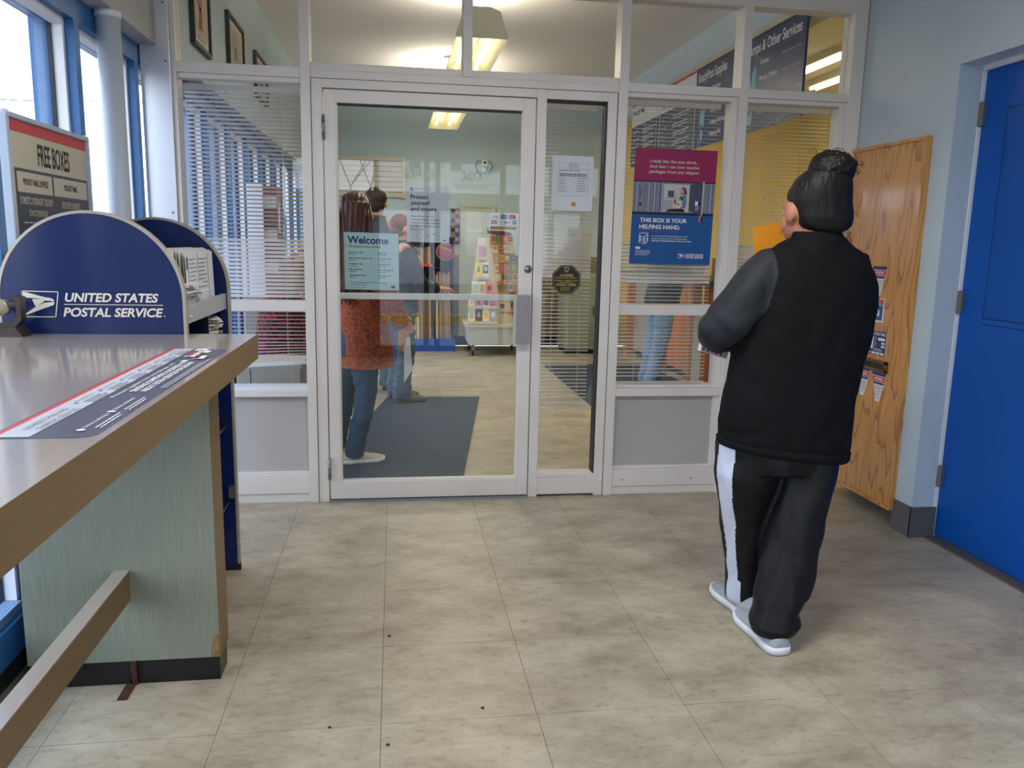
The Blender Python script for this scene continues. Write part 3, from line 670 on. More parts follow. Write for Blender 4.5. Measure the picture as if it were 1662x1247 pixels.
o = put('distant_tree_line', tl, None, (-62,0,0)); o['kind'] = 'stuff'; o['label'] = 'hazy band of bare trees on the horizon outside'; o['category'] = 'trees'
up = thing('utility_pole', 'thin wooden utility pole outside between column and partition', 'pole', (-24, 13.5, -.16))
put('pole', MB().tube([(-24,13.5,-.16),(-24,13.5,5.4)], .14, BARK, 8), up); put('crossarm', B(-24.06,-23.94,12.6,14.4,4.7,4.85,BARK), up)
o = tagm('overhead_wire', MB().tube([(-20, -30+3*i, 5.25+.0016*(3*i-30)**2) for i in range(30)], .025, INK, 5), 'dark overhead wire crossing the white sky outside the left windows', 'wire', (-20,0,5))
o = tagm('round_column', MB().tube([(-1.09,-.345,0),(-1.09,-.345,2.26)], .046, mat('pale_column_paint', (196,206,216), .4, var=(3,.03)), 32).tube([(-1.09,-.345,2.235),(-1.09,-.345,2.26)], .05, WHITE_MET, 32), 'pale blue-grey round steel column in front of the left windows', 'column', (-1.09,-.345,0)); o['kind'] = 'structure'
del o['category']
for i, (lx, ly, hx_, hy_) in enumerate(((.55,-2.07,.62,.15),)):  # housing for the added vestibule fill light, out of view
    o = thing('ceiling_troffer', 'white fluorescent troffer on the vestibule ceiling, set crosswise before the glass door', 'lamp', (lx,ly,VC))
    put('housing', B(lx-hx_,lx+hx_,ly-hy_,ly+hy_,VC-.03,VC-.001,LAMPW,.003), o)
# ================================================================== VESTIBULE THINGS
# ---- writing counter with pedestal and foot rail
ct = thing('writing_counter', 'wood-edged writing counter with glossy taupe laminate top and linen pedestal', 'counter', (-.7,-2.3,0))
CH = 1.072
put('worktop', MB().box(-1.12, -.393, -3.72, -1.312, CH-.004, CH, TOP), ct)
put('edge_band', MB().box(-.396, -.3925, -3.72, -1.3115, CH-.078, CH-.0005, EDGE).box(-1.12, -.396, -1.3145, -1.311, CH-.078, CH-.0005, EDGE).box(-1.12,-.396,-3.72,-1.3145,CH-.078,CH-.004,EDGE), ct)
for py in (-1.53, -3.6):
    pe = put('pedestal', B(-1.065, -.503, py, py+.115, .078, CH-.078, LINEN), ct)
    put('side_band', B(-.503, -.500, py-.001, py+.116, .078, CH-.078, EDGE), pe)
    put('plinth', B(-1.06, -.505, py+.004, py+.11, 0, .078, COVE), pe)
    if py > -2:
        put('chipped_corner', MB().prism([(-.526,.10),(-.522,.135),(-.513,.15),(-.5025,.152),(-.5025,.079),(-.53,.079)], py-.0018, py+.01, 'y', mat('bare_particle_board', (150,116,72), .9, var=(60,.3), bump=(80,.8))), pe)
put('foot_rail', MB().box(-.792, -.757, -3.5, -1.53, .280, .372, EDGE).box(-.800, -.756, -3.5, -1.53, .372, .375, TOP), ct)
put('floor_bracket', MB().prism([(-.752,0),(-.764,0),(-.77,.055),(-.770,.078),(-.750,.078),(-.752,.05)], -1.536, -1.530, 'y', RUST).box(-.785,-.757,-1.62,-1.53,0,.004,RUST), ct)
# ---- informational sticker on the counter
st = thing('counter_decal', 'long grey and red printed decal stuck on the writing counter', 'sticker', (-.48,-2.2,CH))
def rr(x0,x1,y0,y1,r,m,z0,z1,mb):
    pts = []
    for cx, cy, a0 in ((x1-r,y0+r,-90),(x1-r,y1-r,0),(x0+r,y1-r,90),(x0+r,y0+r,180)):
        for k in range(7): a = math.radians(a0+15*k); pts.append((cx+r*math.cos(a), cy+r*math.sin(a)))
    return mb.prism(pts, z0, z1, 'z', m)
put('sheet', rr(-.562,-.408,-2.715,-1.69,.028,SLATE2,CH+.0002,CH+.0008,MB()), st)
f = Fr((-.562,-1.69,CH+.0008), (0,-1,0), (1,0,0), st)     # a runs toward the camera, b across
f.rect(.0, .004, 1.02, .014, REDP); f.rect(.004, .014, 1.02, .062, LGREY)
for i, t in enumerate(('Do you need to send it','fast and tracked?','Priority Mail Express','Priority Mail','First-Class Mail','Certified Mail','Insurance')):
    pass
f = Fr((-.562,-2.715,CH+.0008), (0,1,0), (-1,0,0), st, 'lettering')   # readable from the room side
def along(t, y, x, h, m, w, bold=0): Fr((x, y, CH+.0012), (0,1,0), (-1,0,0), st, 'lettering').text(t, 0, 0, h, m, w, bold, 0, 'L', 2)
along('DOMESTIC MAIL AND', -2.66, -.520, .011, GINK, .16); along('SHIPPING SERVICES', -2.66, -.502, .011, GINK, .16)
for i, t in enumerate(('Priority Mail Express','Priority Mail','First-Class Package','Media Mail','Retail Ground','Insurance')):
    y = -2.44+i*.125; along(t, y, -.528, .007, GINK, .085)
    g = Fr((-.524, y, CH+.0012), (0,1,0), (-1,0,0), st, 'lettering'); g.disc(-.012, .003, .004, GINK, 2, 12); g.lines(0, .1, -.008, 3, .0075, .003, GINK, 2)
along('Protect against loss and damage with', -2.40, -.478, .009, WHITEPR, .44)
along('SENDING SOMETHING VALUABLE? ASK', -2.34, -.457, .014, WHITEPR, .40, .02); along('ABOUT EXTRA SERVICES FOR DELIVERY', -2.34, -.438, .014, WHITEPR, .40, .02)
for i, y in enumerate((-2.66, -2.52)):
    g = Fr((-.435, y, CH+.0012), (0,1,0), (-1,0,0), st, 'lettering'); g.disc(-.01, .006, .007, WHITEPR, 2, 14); along('Delivery confirmation', y+.005, -.438, .008, WHITEPR, .11); g.lines(.005, .13, -.012, 2, .007, .0028, WHITEPR, 2)
for i, (m, y) in enumerate(((CARD_C[11],-1.93),(CARD_C[2],-1.875),(CARD_C[0],-1.84),(REDP,-1.80),(CARD_C[5],-1.85),(WHITEPR,-1.76),(WHITEPR,-1.72))):
    x = -.487+(.028 if i in (1,4) else .014 if i in (5,) else 0)
    g = Fr((x, y-.02, CH+.0012), (0,1,0), (-1,0,0), st, 'lettering'); g.rect(0,-.03,.045,.0, m, 2); g.rect(.004,-.028,.030,-.012, WHITEPR, 3); g.lines(.004,.04,-.009,2,.006,.002,INK,4)
g = Fr((-.42, -2.3, CH+.0012), (0,1,0), (-1,0,0), st, 'lettering'); g.lines(0, .5, 0, 2, .007, .0025, LGREY, 2)
# ---- bronze tape dispenser clamped at the window end of the counter
tp = thing('tape_dispenser', 'dark bronze C-shaped clamp dispenser at the window end of the counter', 'dispenser', (-1.09,-1.39,CH))
put('base', MB().prism([(-1.118,CH),(-1.045,CH),(-1.052,CH+.012),(-1.066,CH+.03),(-1.118,CH+.026)], -1.425, -1.36, 'y', BRONZE), tp)
put('arm', MB().prism([(-1.118,CH+.026),(-1.068,CH+.03),(-1.052,CH+.05),(-1.050,CH+.118),(-1.070,CH+.121),(-1.071,CH+.108),(-1.063,CH+.104),(-1.064,CH+.060),(-1.075,CH+.046),(-1.118,CH+.04)], -1.41, -1.375, 'y', BRONZE, False), tp)
put('cross_bar', MB().box(-1.118, -1.058, -1.405, -1.38, CH+.086, CH+.102, BRONZE, .003), tp)
put('tape_roll', MB().tube([(-1.112,-1.408,CH+.085),(-1.112,-1.377,CH+.085)], [.024,.024], mat('clear_tape', (160,150,128), .25), 24), tp)
# ---- supply rack with arched ends
rk = thing('mail_supply_rack', 'navy arched supply rack with postal emblem standing behind the counter', 'rack', (-.87,-.98,0))
def arch(x0, x1, ztop, n=36):
    r = (x1-x0)/2; c = (x0+x1)/2; zc = ztop-r
    return [(x0,.03),(x1,.03)]+[(c+r*math.cos(PI*k/n), zc+r*math.sin(PI*k/n)) for k in range(n+1)]
def ring_trim(x0, x1, ztop, y0, y1, th, m):
    o_ = arch(x0,x1,ztop)[1:]+[(x0,.03)]; i_ = arch(x0+th,x1-th,ztop-th)[1:]+[(x0+th,.03)]; mb = MB(); vs = []
    for (a,b),(c,d) in zip(o_,i_): vs += [(a,y0,b),(c,y0,d),(c,y1,d),(a,y1,b)]
    fs = []
    for k in range(len(o_)-1):
        q = 4*k
        for j in range(4): fs.append((q+j, q+4+j, q+4+(j+1)%4, q+(j+1)%4))
    return mb.add(vs, fs, m)
for i, y in enumerate((-1.336, -.652)):
    e = put('end_panel', MB().prism(arch(-1.142,-.606,1.444), y, y+.022, 'y', NAVY), rk)
    put('edge_trim', ring_trim(-1.146,-.602,1.448,y-.002,y+.024,.009,TRIM), e)
f = Fr((-1.080,-1.3361,1.118), (1,0,0), (0,0,1), rk, 'emblem')
eagle(f, 0, .007, .108, .078, CREAM, NAVY)
g = Fr((-.962,-1.3361,1.118), (1,0,0), (0,0,1), rk, 'lettering')
g.text('UNITED STATES', 0.008, .0545, .026, CREAM, .272, .028, .22, 'L', 1, 4); g.text('POSTAL SERVICE', 0, .009, .026, CREAM, .292, .028, .22, 'L', 1, 4)
g.rect(.004,.0445,.292,.0465,CREAM); g.text('.', .293, .009, .026, CREAM)
put('back_panel', B(-1.12, -1.105, -1.314, -.652, .05, 1.30, NAVYD), rk)
for z in (.30, .62, 1.0):
    sh = put('shelf', MB().box(-1.105, -.63, -1.314, -.652, z, z+.012, NAVYD), rk)
put('shelf', MB().box(-1.105, -.63, -1.314, -.652, 1.105, 1.117, NAVYD), rk)
put('shelf_lip', MB().box(-.63, -.616, -1.314, -.652, 1.098, 1.158, mat('clear_grey_shelf_lip', (170,172,176), .3)), rk)
put('shelf_lip', MB().box(-.63, -.618, -.90, -.652, .93, .99, mat('clear_grey_shelf_lip', (170,172,176), .3)), rk)
put('divider', MB().box(-1.105, -.63, -.915, -.903, .30, 1.10, NAVYD), rk)
put('upper_divider', B(-.66, -.655, -1.0, -.70, 1.117, 1.20, mat('clear_grey_shelf_lip', (170,172,176), .3)), rk)
put('foot', B(-1.13,-.60,-1.334,-1.316,0,.03,NAVYD), rk); put('foot', B(-1.13,-.60,-.65,-.632,0,.03,NAVYD), rk)
put('bracket', B(-.634, -.606, -.67, -.653, .32, .37, STEEL), rk)
# the large sign over the rack
sg = thing('free_boxes_sign', 'tall grey framed sign reading free boxes over the navy rack', 'sign', (-1.1,-.98,1.2))
y0, y1, z0, z1 = -1.30, -.662, .95, 1.722
put('board', B(-1.106, -1.098, y0, y1, z0, z1, SIGNC), sg)
for a in ((y0-.014,y0+.006,z0,z1+.006),(y1-.006,y1+.014,z0,z1+.006),(y0,y1,z1-.004,z1+.012)):
    put('frame', MB().box(-1.114,-1.088,a[0],a[1],a[2],a[3],mat('frosted_acrylic_frame', (172,186,204), .3),.003), sg)
for y in (y0, y1): put('corner_cap', MB().ell((-1.10,y,z1+.006), (.016,.014,.012), LGREY, 12, 8), sg)
W = y1-y0
f = Fr((-1.0979, y0, z1), (0,1,0), (0,0,1), sg, 'lettering')
f.rect(0,-.040,W,-.006,REDP)
f.text('FREE BOXES', .21, -.128, .066, INK, .26, .02, 0, 'L', 1, 3)
f.rect(.035,-.62,W-.01,-.148,SLATE)
f.rect(.045,-.220,.305,-.158,SIGNC,2); f.rect(.318,-.220,W-.02,-.158,SIGNC,2)
f.text('PRIORITY MAIL EXPRESS', .085,-.197,.020,INK,.185,.01,0,'L',3); f.text('PRIORITY MAIL', .405,-.197,.020,INK,.12,.01,0,'L',3)
f.text('DOMESTIC OVERNIGHT DELIVERY', .055,-.256,.022,SIGNC,.245,.02,0,'L',3); f.text('TO MOST DESTINATIONS', .11,-.292,.019,SIGNC,.14,.02,0,'L',3)
f.text('SPECIFIED DOMESTIC', .375,-.258,.022,SIGNC,.17,.02,0,'L',3); f.text('DELIVERY TIMES', .40,-.296,.022,SIGNC,.12,.02,0,'L',3)
f.lines(.07,.30,-.315,1,.01,.004,LGREY,3,.05); f.lines(.12,.25,-.332,1,.01,.004,LGREY,3,.05)
f.rect(.09,-.47,.15,-.40,SIGNC,3); f.rect(.094,-.466,.146,-.43,REDP,4); f.rect(.20,-.46,.25,-.385,SIGNC,3); f.rect(.30,-.455,.37,-.38,SIGNC,3)
# envelopes and forms in the rack
rnd = random.Random(11)
e0 = None; lbls = 'flat envelope form lying in the untidy stack on the top shelf of the navy rack'
for k in range(22):
    x, y = -.70+rnd.uniform(-.02,.035), -1.17+rnd.uniform(-.03,.05); z = 1.1175+k*.0048
    m = [PAPER3, PAPER, PAPER3][k % 3]; a = rnd.uniform(-.35,.35); w, l = .06, .105
    c, s_ = math.cos(a), math.sin(a)
    q = [(x+c*u-s_*v, y+s_*u+c*v) for u, v in ((-w,-l),(w,-l),(w,l),(-w,l))]
    mb = MB().prism(q, z, z+.0034, 'z', m)
    for i in (4,5,6,7): mb.v[i] += Vector((0,0,.0)) if i % 2 else Vector((0,0,.002*rnd.random()))
    tagm('flat_envelope', mb, lbls, 'envelope', (x,y,z), 'stack of flat envelopes on the rack shelf')
for k in range(9):
    x, y = -.725+k*.011+rnd.uniform(-.002,.002), -.95+rnd.uniform(-.02,.02); zt = 1.325+.012*((k*7)%4)/3; tilt = .02
    mb = MB(); 
    mb.add([(x,y-.20,1.118),(x+.002,y-.20,1.118),(x+.002-tilt*.3,y-.20,zt),(x-tilt*.3,y-.20,zt),(x,y+.20,1.118),(x+.002,y+.20,1.118),(x+.002-tilt*.3,y+.20,zt),(x-tilt*.3,y+.20,zt)],
           [(0,1,2,3),(4,7,6,5),(0,4,5,1),(1,5,6,2),(2,6,7,3),(3,7,4,0)], [PAPER, PAPER3][k % 2])
    o = tagm('upright_envelope', mb, 'white large envelope with red stripes standing upright on the rack shelf', 'envelope', (x,y,1.118), 'upright envelopes in the rack')
    if k == 8:
        g = Fr((x+.0022,y-.20,1.118), (0,1,0), (-.028,0,1), o, 'printing'); g.rect(.025,.02,.029,.2,REDP); g.rect(.16,.02,.164,.2,REDP); g.rect(.31,.02,.314,.2,REDP); g.lines(.04,.15,.18,10,.014,.003,GINK,1); g.rect(.002,.15,.022,.19,GINK); g.lines(.17,.30,.18,8,.014,.003,GINK,1)
for k in range(6):
    z = 1.117+.0; x = -.78-k*.006; y = -1.21+.02*(k % 2)
    tagm('tall_form', B(x,x+.003,y-.06,y+.06,1.118,1.39+.004*(k%3),PAPER3), 'tall paper form standing behind the round end panel of the rack', 'form', (x,y,1.118), 'tall forms at the back of the rack')
for k in range(12):
    x, y, z = -.69+rnd.uniform(-.02,.02), -.78+rnd.uniform(-.03,.02), 1.0125+k*.0055; a = rnd.uniform(-.3,.3); c, s_ = math.cos(a), math.sin(a)
    q = [(x+c*u-s_*v, y+s_*u+c*v) for u, v in ((-.06,-.085),(.06,-.085),(.06,.085),(-.06,.085))]
    tagm('small_form', MB().prism(q, z, z+.004, 'z', PAPER3), 'small pale form in the lower shelf pile at the far end of the rack', 'form', (x,y,z), 'forms on the lower rack shelf')
tagm('fallen_slip', MB().add([(-.625,-.86,1.05),(-.620,-.86,1.052),(-.605,-.72,.992),(-.610,-.72,.990)], [(0,1,2,3),(3,2,1,0)], PAPER3), 'narrow pale slip hanging out of the lower rack shelf', 'slip', (-.62,-.8,1.0))
# ---- mail drop panel on the right wall
wp = thing('mail_drop_panel', 'tall varnished oak panel with brass mail slot on the right wall', 'panel', (2.53,-.12,.09))
put('board', B(2.508, 2.531, -.385, YP-.005, .10, 1.90, OAK), wp)
for (a,b,c,d) in ((-.405,-.383,.088,1.913),(-.383,YP-.005,1.895,1.913),(-.383,YP-.005,.088,.104)):
    put('moulding', MB().box(2.498, 2.531, a, b, c, d, OAK, .004), wp)
sl = put('slot_frame', MB().box(2.498,2.508,-.272,.02,.766,.780,BRASS,.002).box(2.498,2.508,-.272,.02,.808,.824,BRASS,.002).box(2.498,2.508,-.272,-.248,.766,.824,BRASS,.002).box(2.498,2.508,-.004,.02,.766,.824,BRASS,.002), wp)
put('slot_opening', B(2.5065,2.5085,-.25,0,.78,.81,INK), sl)
put('screw', MB().ell((2.497,-.262,.80),(.002,.004,.004),STEEL,8,6), sl)
def wall_sticker(name, label, yr, z, w, h, kind):
    """yr = right (near) edge; faces -X; a runs from far (left in view) to near"""
    o = put(name, B(2.5065,2.5077,yr,yr+w,z,z+h,WHITEPR) if kind not in ('tri',) else MB().prism([(yr+w*.36,z),(yr+w*.62,z),(yr+w,z+h),(yr,z+h)], 2.5065, 2.5077, 'x', WHITEPR), None, (2.507,yr,z), label=label, category='sticker')
    g = Fr((2.5065,yr+w,z), (0,-1,0), (0,0,1), o, 'printing')
    return o, g
def attention(yr, z, label, w=.125, h=.150):
    o, g = wall_sticker('attention_sticker', label, yr, z, w, h, 'tri')
    o['group'] = 'attention stickers on the oak panel'
    g.poly([(0,h),(w,h),(w*.955,h*.885),(w*.045,h*.885)], NINK); g.poly([(w*.045,h*.865),(w*.955,h*.865),(w*.88,h*.68),(w*.12,h*.68)], REDP); g.poly([(w*.12,h*.665),(w*.88,h*.665),(w*.85,h*.59),(w*.15,h*.59)], NINK)
    g.text('ATTENTION', w/2, h*.725, h*.10, WHITEPR, w*.58, .02, 0, 'C', 2)
    for i in range(8): k = .17+.022*i; g.lines(w*k, w*(1-k), h*(.52-.06*i), 1, .01, h*.022, [REDP,NINK,NINK][i % 3], 2, .1)
attention(-.188, 1.150, 'tapering attention sticker above the others on the oak panel')
attention(-.268, .612, 'tapering attention sticker under the mail slot, nearer the blue door')
attention(-.128, .620, 'tapering attention sticker under the mail slot, beside the standing person')
o, g = wall_sticker('mail_notice_sticker', 'square blue sticker with white envelope mark on the oak panel', -.190, 1.017, .118, .120, 'sq')
g.rect(.004,.088,.114,.116,REDP); g.rect(.008,.008,.110,.085,PBLUE); g.text('Notice', .06, .096, .013, WHITEPR, .05, .01, .2, 'C', 2)
g.rect(.045,.03,.085,.062,WHITEPR,2); g.poly([(.045,.062),(.065,.042),(.085,.062),(.085,.058),(.065,.038),(.045,.058)],PBLUE,3)
o, g = wall_sticker('collection_times_sticker', 'navy collection times sticker just above the brass mail slot', -.235, .848, .165, .122, 'sq')
g.rect(0,0,.165,.122,NINK); g.text('COLLECTION TIMES', .006, .101, .014, WHITEPR, .153, .02, .1, 'L', 2)
g.rect(.008,.030,.030,.094,WHITEPR,2); g.rect(.036,.030,.058,.094,WHITEPR,2); g.lines(.064,.090,.088,6,.009,.003,WHITEPR,2); g.rect(.100,.076,.158,.090,WHITEPR,2); g.rect(.130,.058,.158,.068,WHITEPR,2); g.rect(.130,.042,.158,.052,WHITEPR,2)
g.lines(.064,.15,.032,3,.006,.002,WHITEPR,2); 
for a in (.006,.05,.088,.126): g.rect(a,.004,a+.032,.014,WHITEPR,2)
# ---- manila envelope, floral parcel
# ---- notices on the glass
def sheet(name, label, cat, o, w, h, m, fr_n='printing', th=.0008, r=(1,0,0), u=(0,0,1), group=None):
    """thin printed sheet; o = lower left front corner, faces r x u = viewer"""
    O = Vector(o); R = Vector(r).normalized(); U = Vector(u).normalized(); N = R.cross(U)
    vs = [O+N*t+R*a+U*b for t in (-th,0) for a, b in ((0,0),(w,0),(w,h),(0,h))]
    mb = MB().add(vs, [(0,3,2,1),(4,5,6,7),(0,1,5,4),(1,2,6,5),(2,3,7,6),(3,0,4,7)], m)
    ob = tagm(name, mb, label, cat, o, group); return ob, Fr(O, R, U, ob, fr_n)
YG = GY+.0042   # notices taped behind the door glass, facing the vestibule
ob, f = sheet('holiday_notice', 'pale mint welcome notice listing holidays, low left on the glass door', 'notice', (-.208,YG,1.127), .276, .290, PAPER2, r=(1,0,-.012), u=(-.012,0,1))
f.text('Welcome', .018,.235,.036,NINK,.207,.03,0,'L',1,5); f.text('We observe these holidays', .022,.214,.012,mat('brick_ink',(170,70,60),.6),.165,.015,0,'L',1,3)
for i, (a, b) in enumerate((("New Year's Day",'Labor Day'),('Martin Luther King Jr. Day','Columbus Day'),("Presidents' Day",'Veterans Day'),('Memorial Day','Thanksgiving Day'),('Independence Day','Christmas Day'))):
    y = .186-i*.029
    f.text(a, .024,y,.0078,NINK,None,.02); f.text(b,.170,y,.0078,NINK,None,.02); f.lines(.024,.07,y-.010,1,.01,.004,NINK,1,.3); f.lines(.170,.215,y-.010,1,.01,.004,NINK,1,.3)
f.text('See our website and the lobby for details', .03,.034,.007,NINK,.18,.01); f.text('we are closed on Sundays', .03,.022,.007,NINK,.08,.01); f.rect(.235,.012,.255,.022,NINK); f.lines(.02,.12,.010,1,.01,.002,GINK,1,.1)
ob, f = sheet('distancing_notice', 'white protect yourself and others notice, upper middle of the glass door', 'notice', (.108,YG,1.374), .217, .283, PAPER, r=(1,0,-.01), u=(-.004,0,1))
f.rect(.018,.258,.034,.272,GINK); f.lines(.04,.12,.268,1,.01,.003,GINK)
for i, t in enumerate(('Protect','yourself','and others')): f.text(t,.020,.218-.030*i,.021,INK,(.092,.098,.132)[i],.02,0,'L',1,3)
f.rect(.02,.147,.2,.148,GINK)
for i, t in enumerate(('Please follow the CDC','recommendation and keep a','minimum of 6 feet between','you and others while in the','Retail Lobby.')): f.text(t,.020,.127-.0165*i,.0095,INK,None,.008)
for a in (.065,.155): f.outline([(a-.012,.012),(a-.012,.04),(a-.006,.052),(a+.006,.052),(a+.012,.04),(a+.012,.012)],.0012,GINK); f.disc(a,.060,.007,GINK,1,14); f.disc(a,.060,.0056,PAPER,2,14)
f.text('6 ft', .102,.03,.008,GINK); f.poly([(.128,.042),(.140,.046),(.140,.040)],INK); f.rect(.185,.010,.20,.015,INK)
mb = MB().tube([(.308,YG-.0006,1.327),(.308,YG+.0002,1.327)], .048, REDP, 40)
for v in mb.v: v.x = .308+(v.x-.308)*1.06; v.z = 1.327+(v.z-1.327)*.95
ob = tagm('round_red_sticker', mb, 'round red sticker on the glass door below the distancing notice', 'sticker', (.308,YG,1.327))
f = Fr((.308,YG-.0006,1.327),(1,0,0),(0,0,1),ob,'printing'); f.outline([(.048*math.cos(2*PI*k/32),.0435*math.sin(2*PI*k/32)) for k in range(32)],.002,WHITEPR)
f.poly([(-.028,.030),(-.012,.024),(0,.026),(.014,.014),(.032,.012),(.026,-.002),(.006,.004),(-.010,.010),(-.030,.016)],mat('bandage_tan',(190,160,120),.6),1); f.lines(-.03,.03,-.010,4,.008,.0035,mat('pale_red',(230,150,150),.6),1)
ob, f = sheet('payment_card_sticker', 'white rectangular sticker of payment card marks near the door lock side', 'sticker', (.531,YG,1.440), .157, .089, WHITEPR)
f.rect(.008,.006,.149,.024,CARD_C[9]); f.text('Now, PIN Debit Cards Accepted', .078,.011,.008,NINK,.13,.01,0,'C',2)
for a, m_, t in ((.016,WHITEPR,'DISCOVER'),(.062,PBLUE,'JCB'),(.106,MAGENTA,'UP')):
    f.rect(a,.062,a+.034,.082,m_); f.text(t,a+.017,.068,.008,INK if m_ == WHITEPR else WHITEPR,.028,.01,0,'C',2)
f.poly([(.03,.062),(.05,.062),(.05,.068)],CARD_C[4],2); f.rect(.062,.062,.072,.082,CARD_C[11],2); f.rect(.126,.062,.140,.082,REDP,2)
for a, m_, t in ((.010,REDP,'MasterCard'),(.056,WHITEPR,'+1'),(.084,WHITEPR,'VISA'),(.124,PBLUE,'AM EX')):
    f.rect(a,.034,a+(.034 if a < .12 else .022),.054,m_); f.text(t,a+(.017 if a < .12 else .011),.041,.007,WHITEPR if m_ in (REDP,PBLUE) else NINK,.026 if a < .12 else .018,.015,0,'C',2)
YS = .2829
ob, f = sheet('permit_notice', 'white typed notice with gold seal taped on the narrow side window', 'notice', (.861,YS,1.553), .221, .281, PAPER, r=(1,0,0))
f.outline([(.036,.078),(.194,.078),(.196,.246),(.036,.246)],.001,GINK); f.rect(.04,.212,.192,.213,GINK)
for i, t in enumerate(('UNITED STATES','POSTAL SERVICE','Office Hours')): f.text(t,.115,.236-.009*i,.0055,PBLUE,.05,.01,0,'C')
f.lines(.04,.19,.204,1,.01,.003,INK); f.lines(.04,.195,.188,3,.006,.0032,INK,1,.1)
for i in range(6): f.lines(.04,.08,.164-.013*i,1,.01,.003,INK); f.lines(.135,.190,.166-.013*i,1,.01,.003,INK,1,.3); f.rect(.036,.160-.013*i,.194,.1605-.013*i,GINK)
f.disc(.120,.034,.0125,CARD_C[9],1,24); f.disc(.120,.034,.009,CARD_C[10],2,24); f.disc(.120,.034,.006,CARD_C[9],3,20)
mb = MB(); R8 = .083
pts = [(.955+R8*math.cos(PI/8+PI/4*k), 1.191+R8*math.sin(PI/8+PI/4*k)) for k in range(8)]
ob = tagm('alarm_sticker', MB().prism(pts, YS-.0008, YS, 'y', INK), 'black octagonal alarm warning sticker low on the narrow side window', 'sticker', (.955,YS,1.191))
f = Fr((.955,YS-.0008,1.191),(1,0,0),(0,0,1),ob,'printing'); GOLD = mat('gold_print',(190,170,80),.5)
f.outline([(.076*math.cos(PI/8+PI/4*k), .076*math.sin(PI/8+PI/4*k)) for k in range(8)],.0015,GOLD)
f.poly([(-.011,.066),(.011,.066),(.012,.05),(0,.038),(-.012,.05)],GOLD); f.poly([(-.007,.062),(.007,.062),(.008,.052),(0,.044),(-.008,.052)],INK,2)
f.text('ALARMS',0,.018,.012,GOLD,.072,.03,0,'C'); f.text('PROTECT POSTAL PROPERTY',0,.007,.0065,GOLD,.118,.02,0,'C')
for i, t in enumerate(('BURGLARY, ROBBERY, THEFT,','AND DAMAGE ARE')): f.text(t,0,-.008-.010*i,.0065,GOLD,(.13,.08)[i],.02,0,'C')
f.text('FEDERAL CRIMES',0,-.032,.010,GOLD,.112,.03,0,'C'); f.lines(-.03,.03,-.042,4,.006,.002,GOLD,1,.2)
# ---- the large poster in the right pane
PW, PH = .455, .606
ob, f = sheet('box_service_poster', 'large magenta and blue poster behind the first right-hand pane', 'poster', (1.298,YS,1.284), PW, PH, PBLUE, 'picture', r=(1,0,-.006), u=(.014,0,1))
g = Fr(f.o, f.r, f.u, ob, 'lettering')
f.rect(0,.437,PW,PH,MAGENTA); f.rect(0,.432,PW,.438,INK); f.rect(0,.274,PW,.432,PGREY); f.rect(0,.262,PW,.275,INK)
for a in (.012,.03,.06,.075,.095,.11,.125,.42,.44): f.rect(a,.276,a+.002,.43,PGREY2,2); 
for a in (.02,.085,.117,.43): f.rect(a,.276,a+.003,.43,LGREY,2)
f.rect(.148,.276,.154,.43,PGREY2,2); f.rect(.158,.276,.162,.43,LGREY,2); f.rect(.168,.278,.306,.424,mat('bright_room_photo',(196,196,196),.5),2)
f.rect(.300,.28,.312,.424,mat('photo_cream',(206,200,180),.5),3)
f.rect(.192,.356,.226,.390,PGREY2,3); f.rect(.236,.356,.242,.362,NINK,3); f.rect(.172,.35,.24,.352,GINK,3)
for i in range(9): f.rect(.172+.0055*i,.286,.174+.0055*i,.34,GINK,3)
f.poly([(.182,.279),(.2,.292),(.23,.296),(.28,.298),(.292,.284),(.288,.279)],INK,4)       # legs of a seated figure
f.poly([(.262,.300),(.266,.345),(.276,.372),(.292,.372),(.298,.340),(.292,.300)],mat('photo_blue_shirt',(96,132,160),.5),5)
f.poly([(.262,.372),(.262,.400),(.272,.409),(.288,.406),(.296,.385),(.298,.368),(.288,.376)],mat('photo_brown_hair',(92,50,44),.5),6); f.disc(.270,.388,.010,SKIN2,7,14,.013)
f.poly([(.240,.306),(.252,.338),(.270,.342),(.274,.312),(.262,.300)],PAPER,6); f.disc(.264,.350,.010,HAIRD,7,14,.011); f.disc(.258,.346,.007,SKIN2,8,12,.008); f.poly([(.222,.322),(.262,.312),(.268,.320),(.236,.332)],SKIN2,8); f.poly([(.226,.330),(.236,.322),(.238,.340),(.230,.346)],PGREY2,9)
f.poly([(.312,.288),(.312,.424),(.388,.442),(.386,.262)],PGREY2,4); f.poly([(.384,.262),(.384,.442),(.392,.442),(.390,.258)],LGREY,5)
f.rect(.346,.315,.362,.338,WHITEPR,6); f.poly([(.345,.290),(.350,.316),(.366,.318),(.370,.295),(.362,.288)],PGREY,6); f.disc(.371,.325,.008,HAIRD,6,12); f.poly([(.372,.232),(.374,.262),(.384,.262),(.380,.228)],SKIN2,6); f.poly([(.366,.252),(.368,.232),(.376,.236),(.376,.256)],REDP,7); f.poly([(.388,.222),(.384,.25),(.392,.27),(.396,.25)],INK,6)
for i, t in enumerate('1484'): f.text(t,.040,.397-.017*i,.011,INK,None,.03,0,'C',3)
f.disc(.042,.315,.009,INK,3,16); f.disc(.042,.315,.006,BRASS,4,16)
for i, (t, w) in enumerate((('I really like the text alerts.',.262),('And that I can now receive',.277),('packages from any shipper.',.282))): g.text(t,.080,.532-.0265*i,.0165,CREAM,w,.008,.2,'L',2,3)
g.text('THIS BOX IS YOUR',.046,.222,.021,WHITEPR,.262,.03,0,'L',2,3); g.text('HELPING HAND.',.044,.187,.021,WHITEPR,.230,.03,0,'L',2,3); g.rect(.046,.174,.268,.177,MAGENTA)
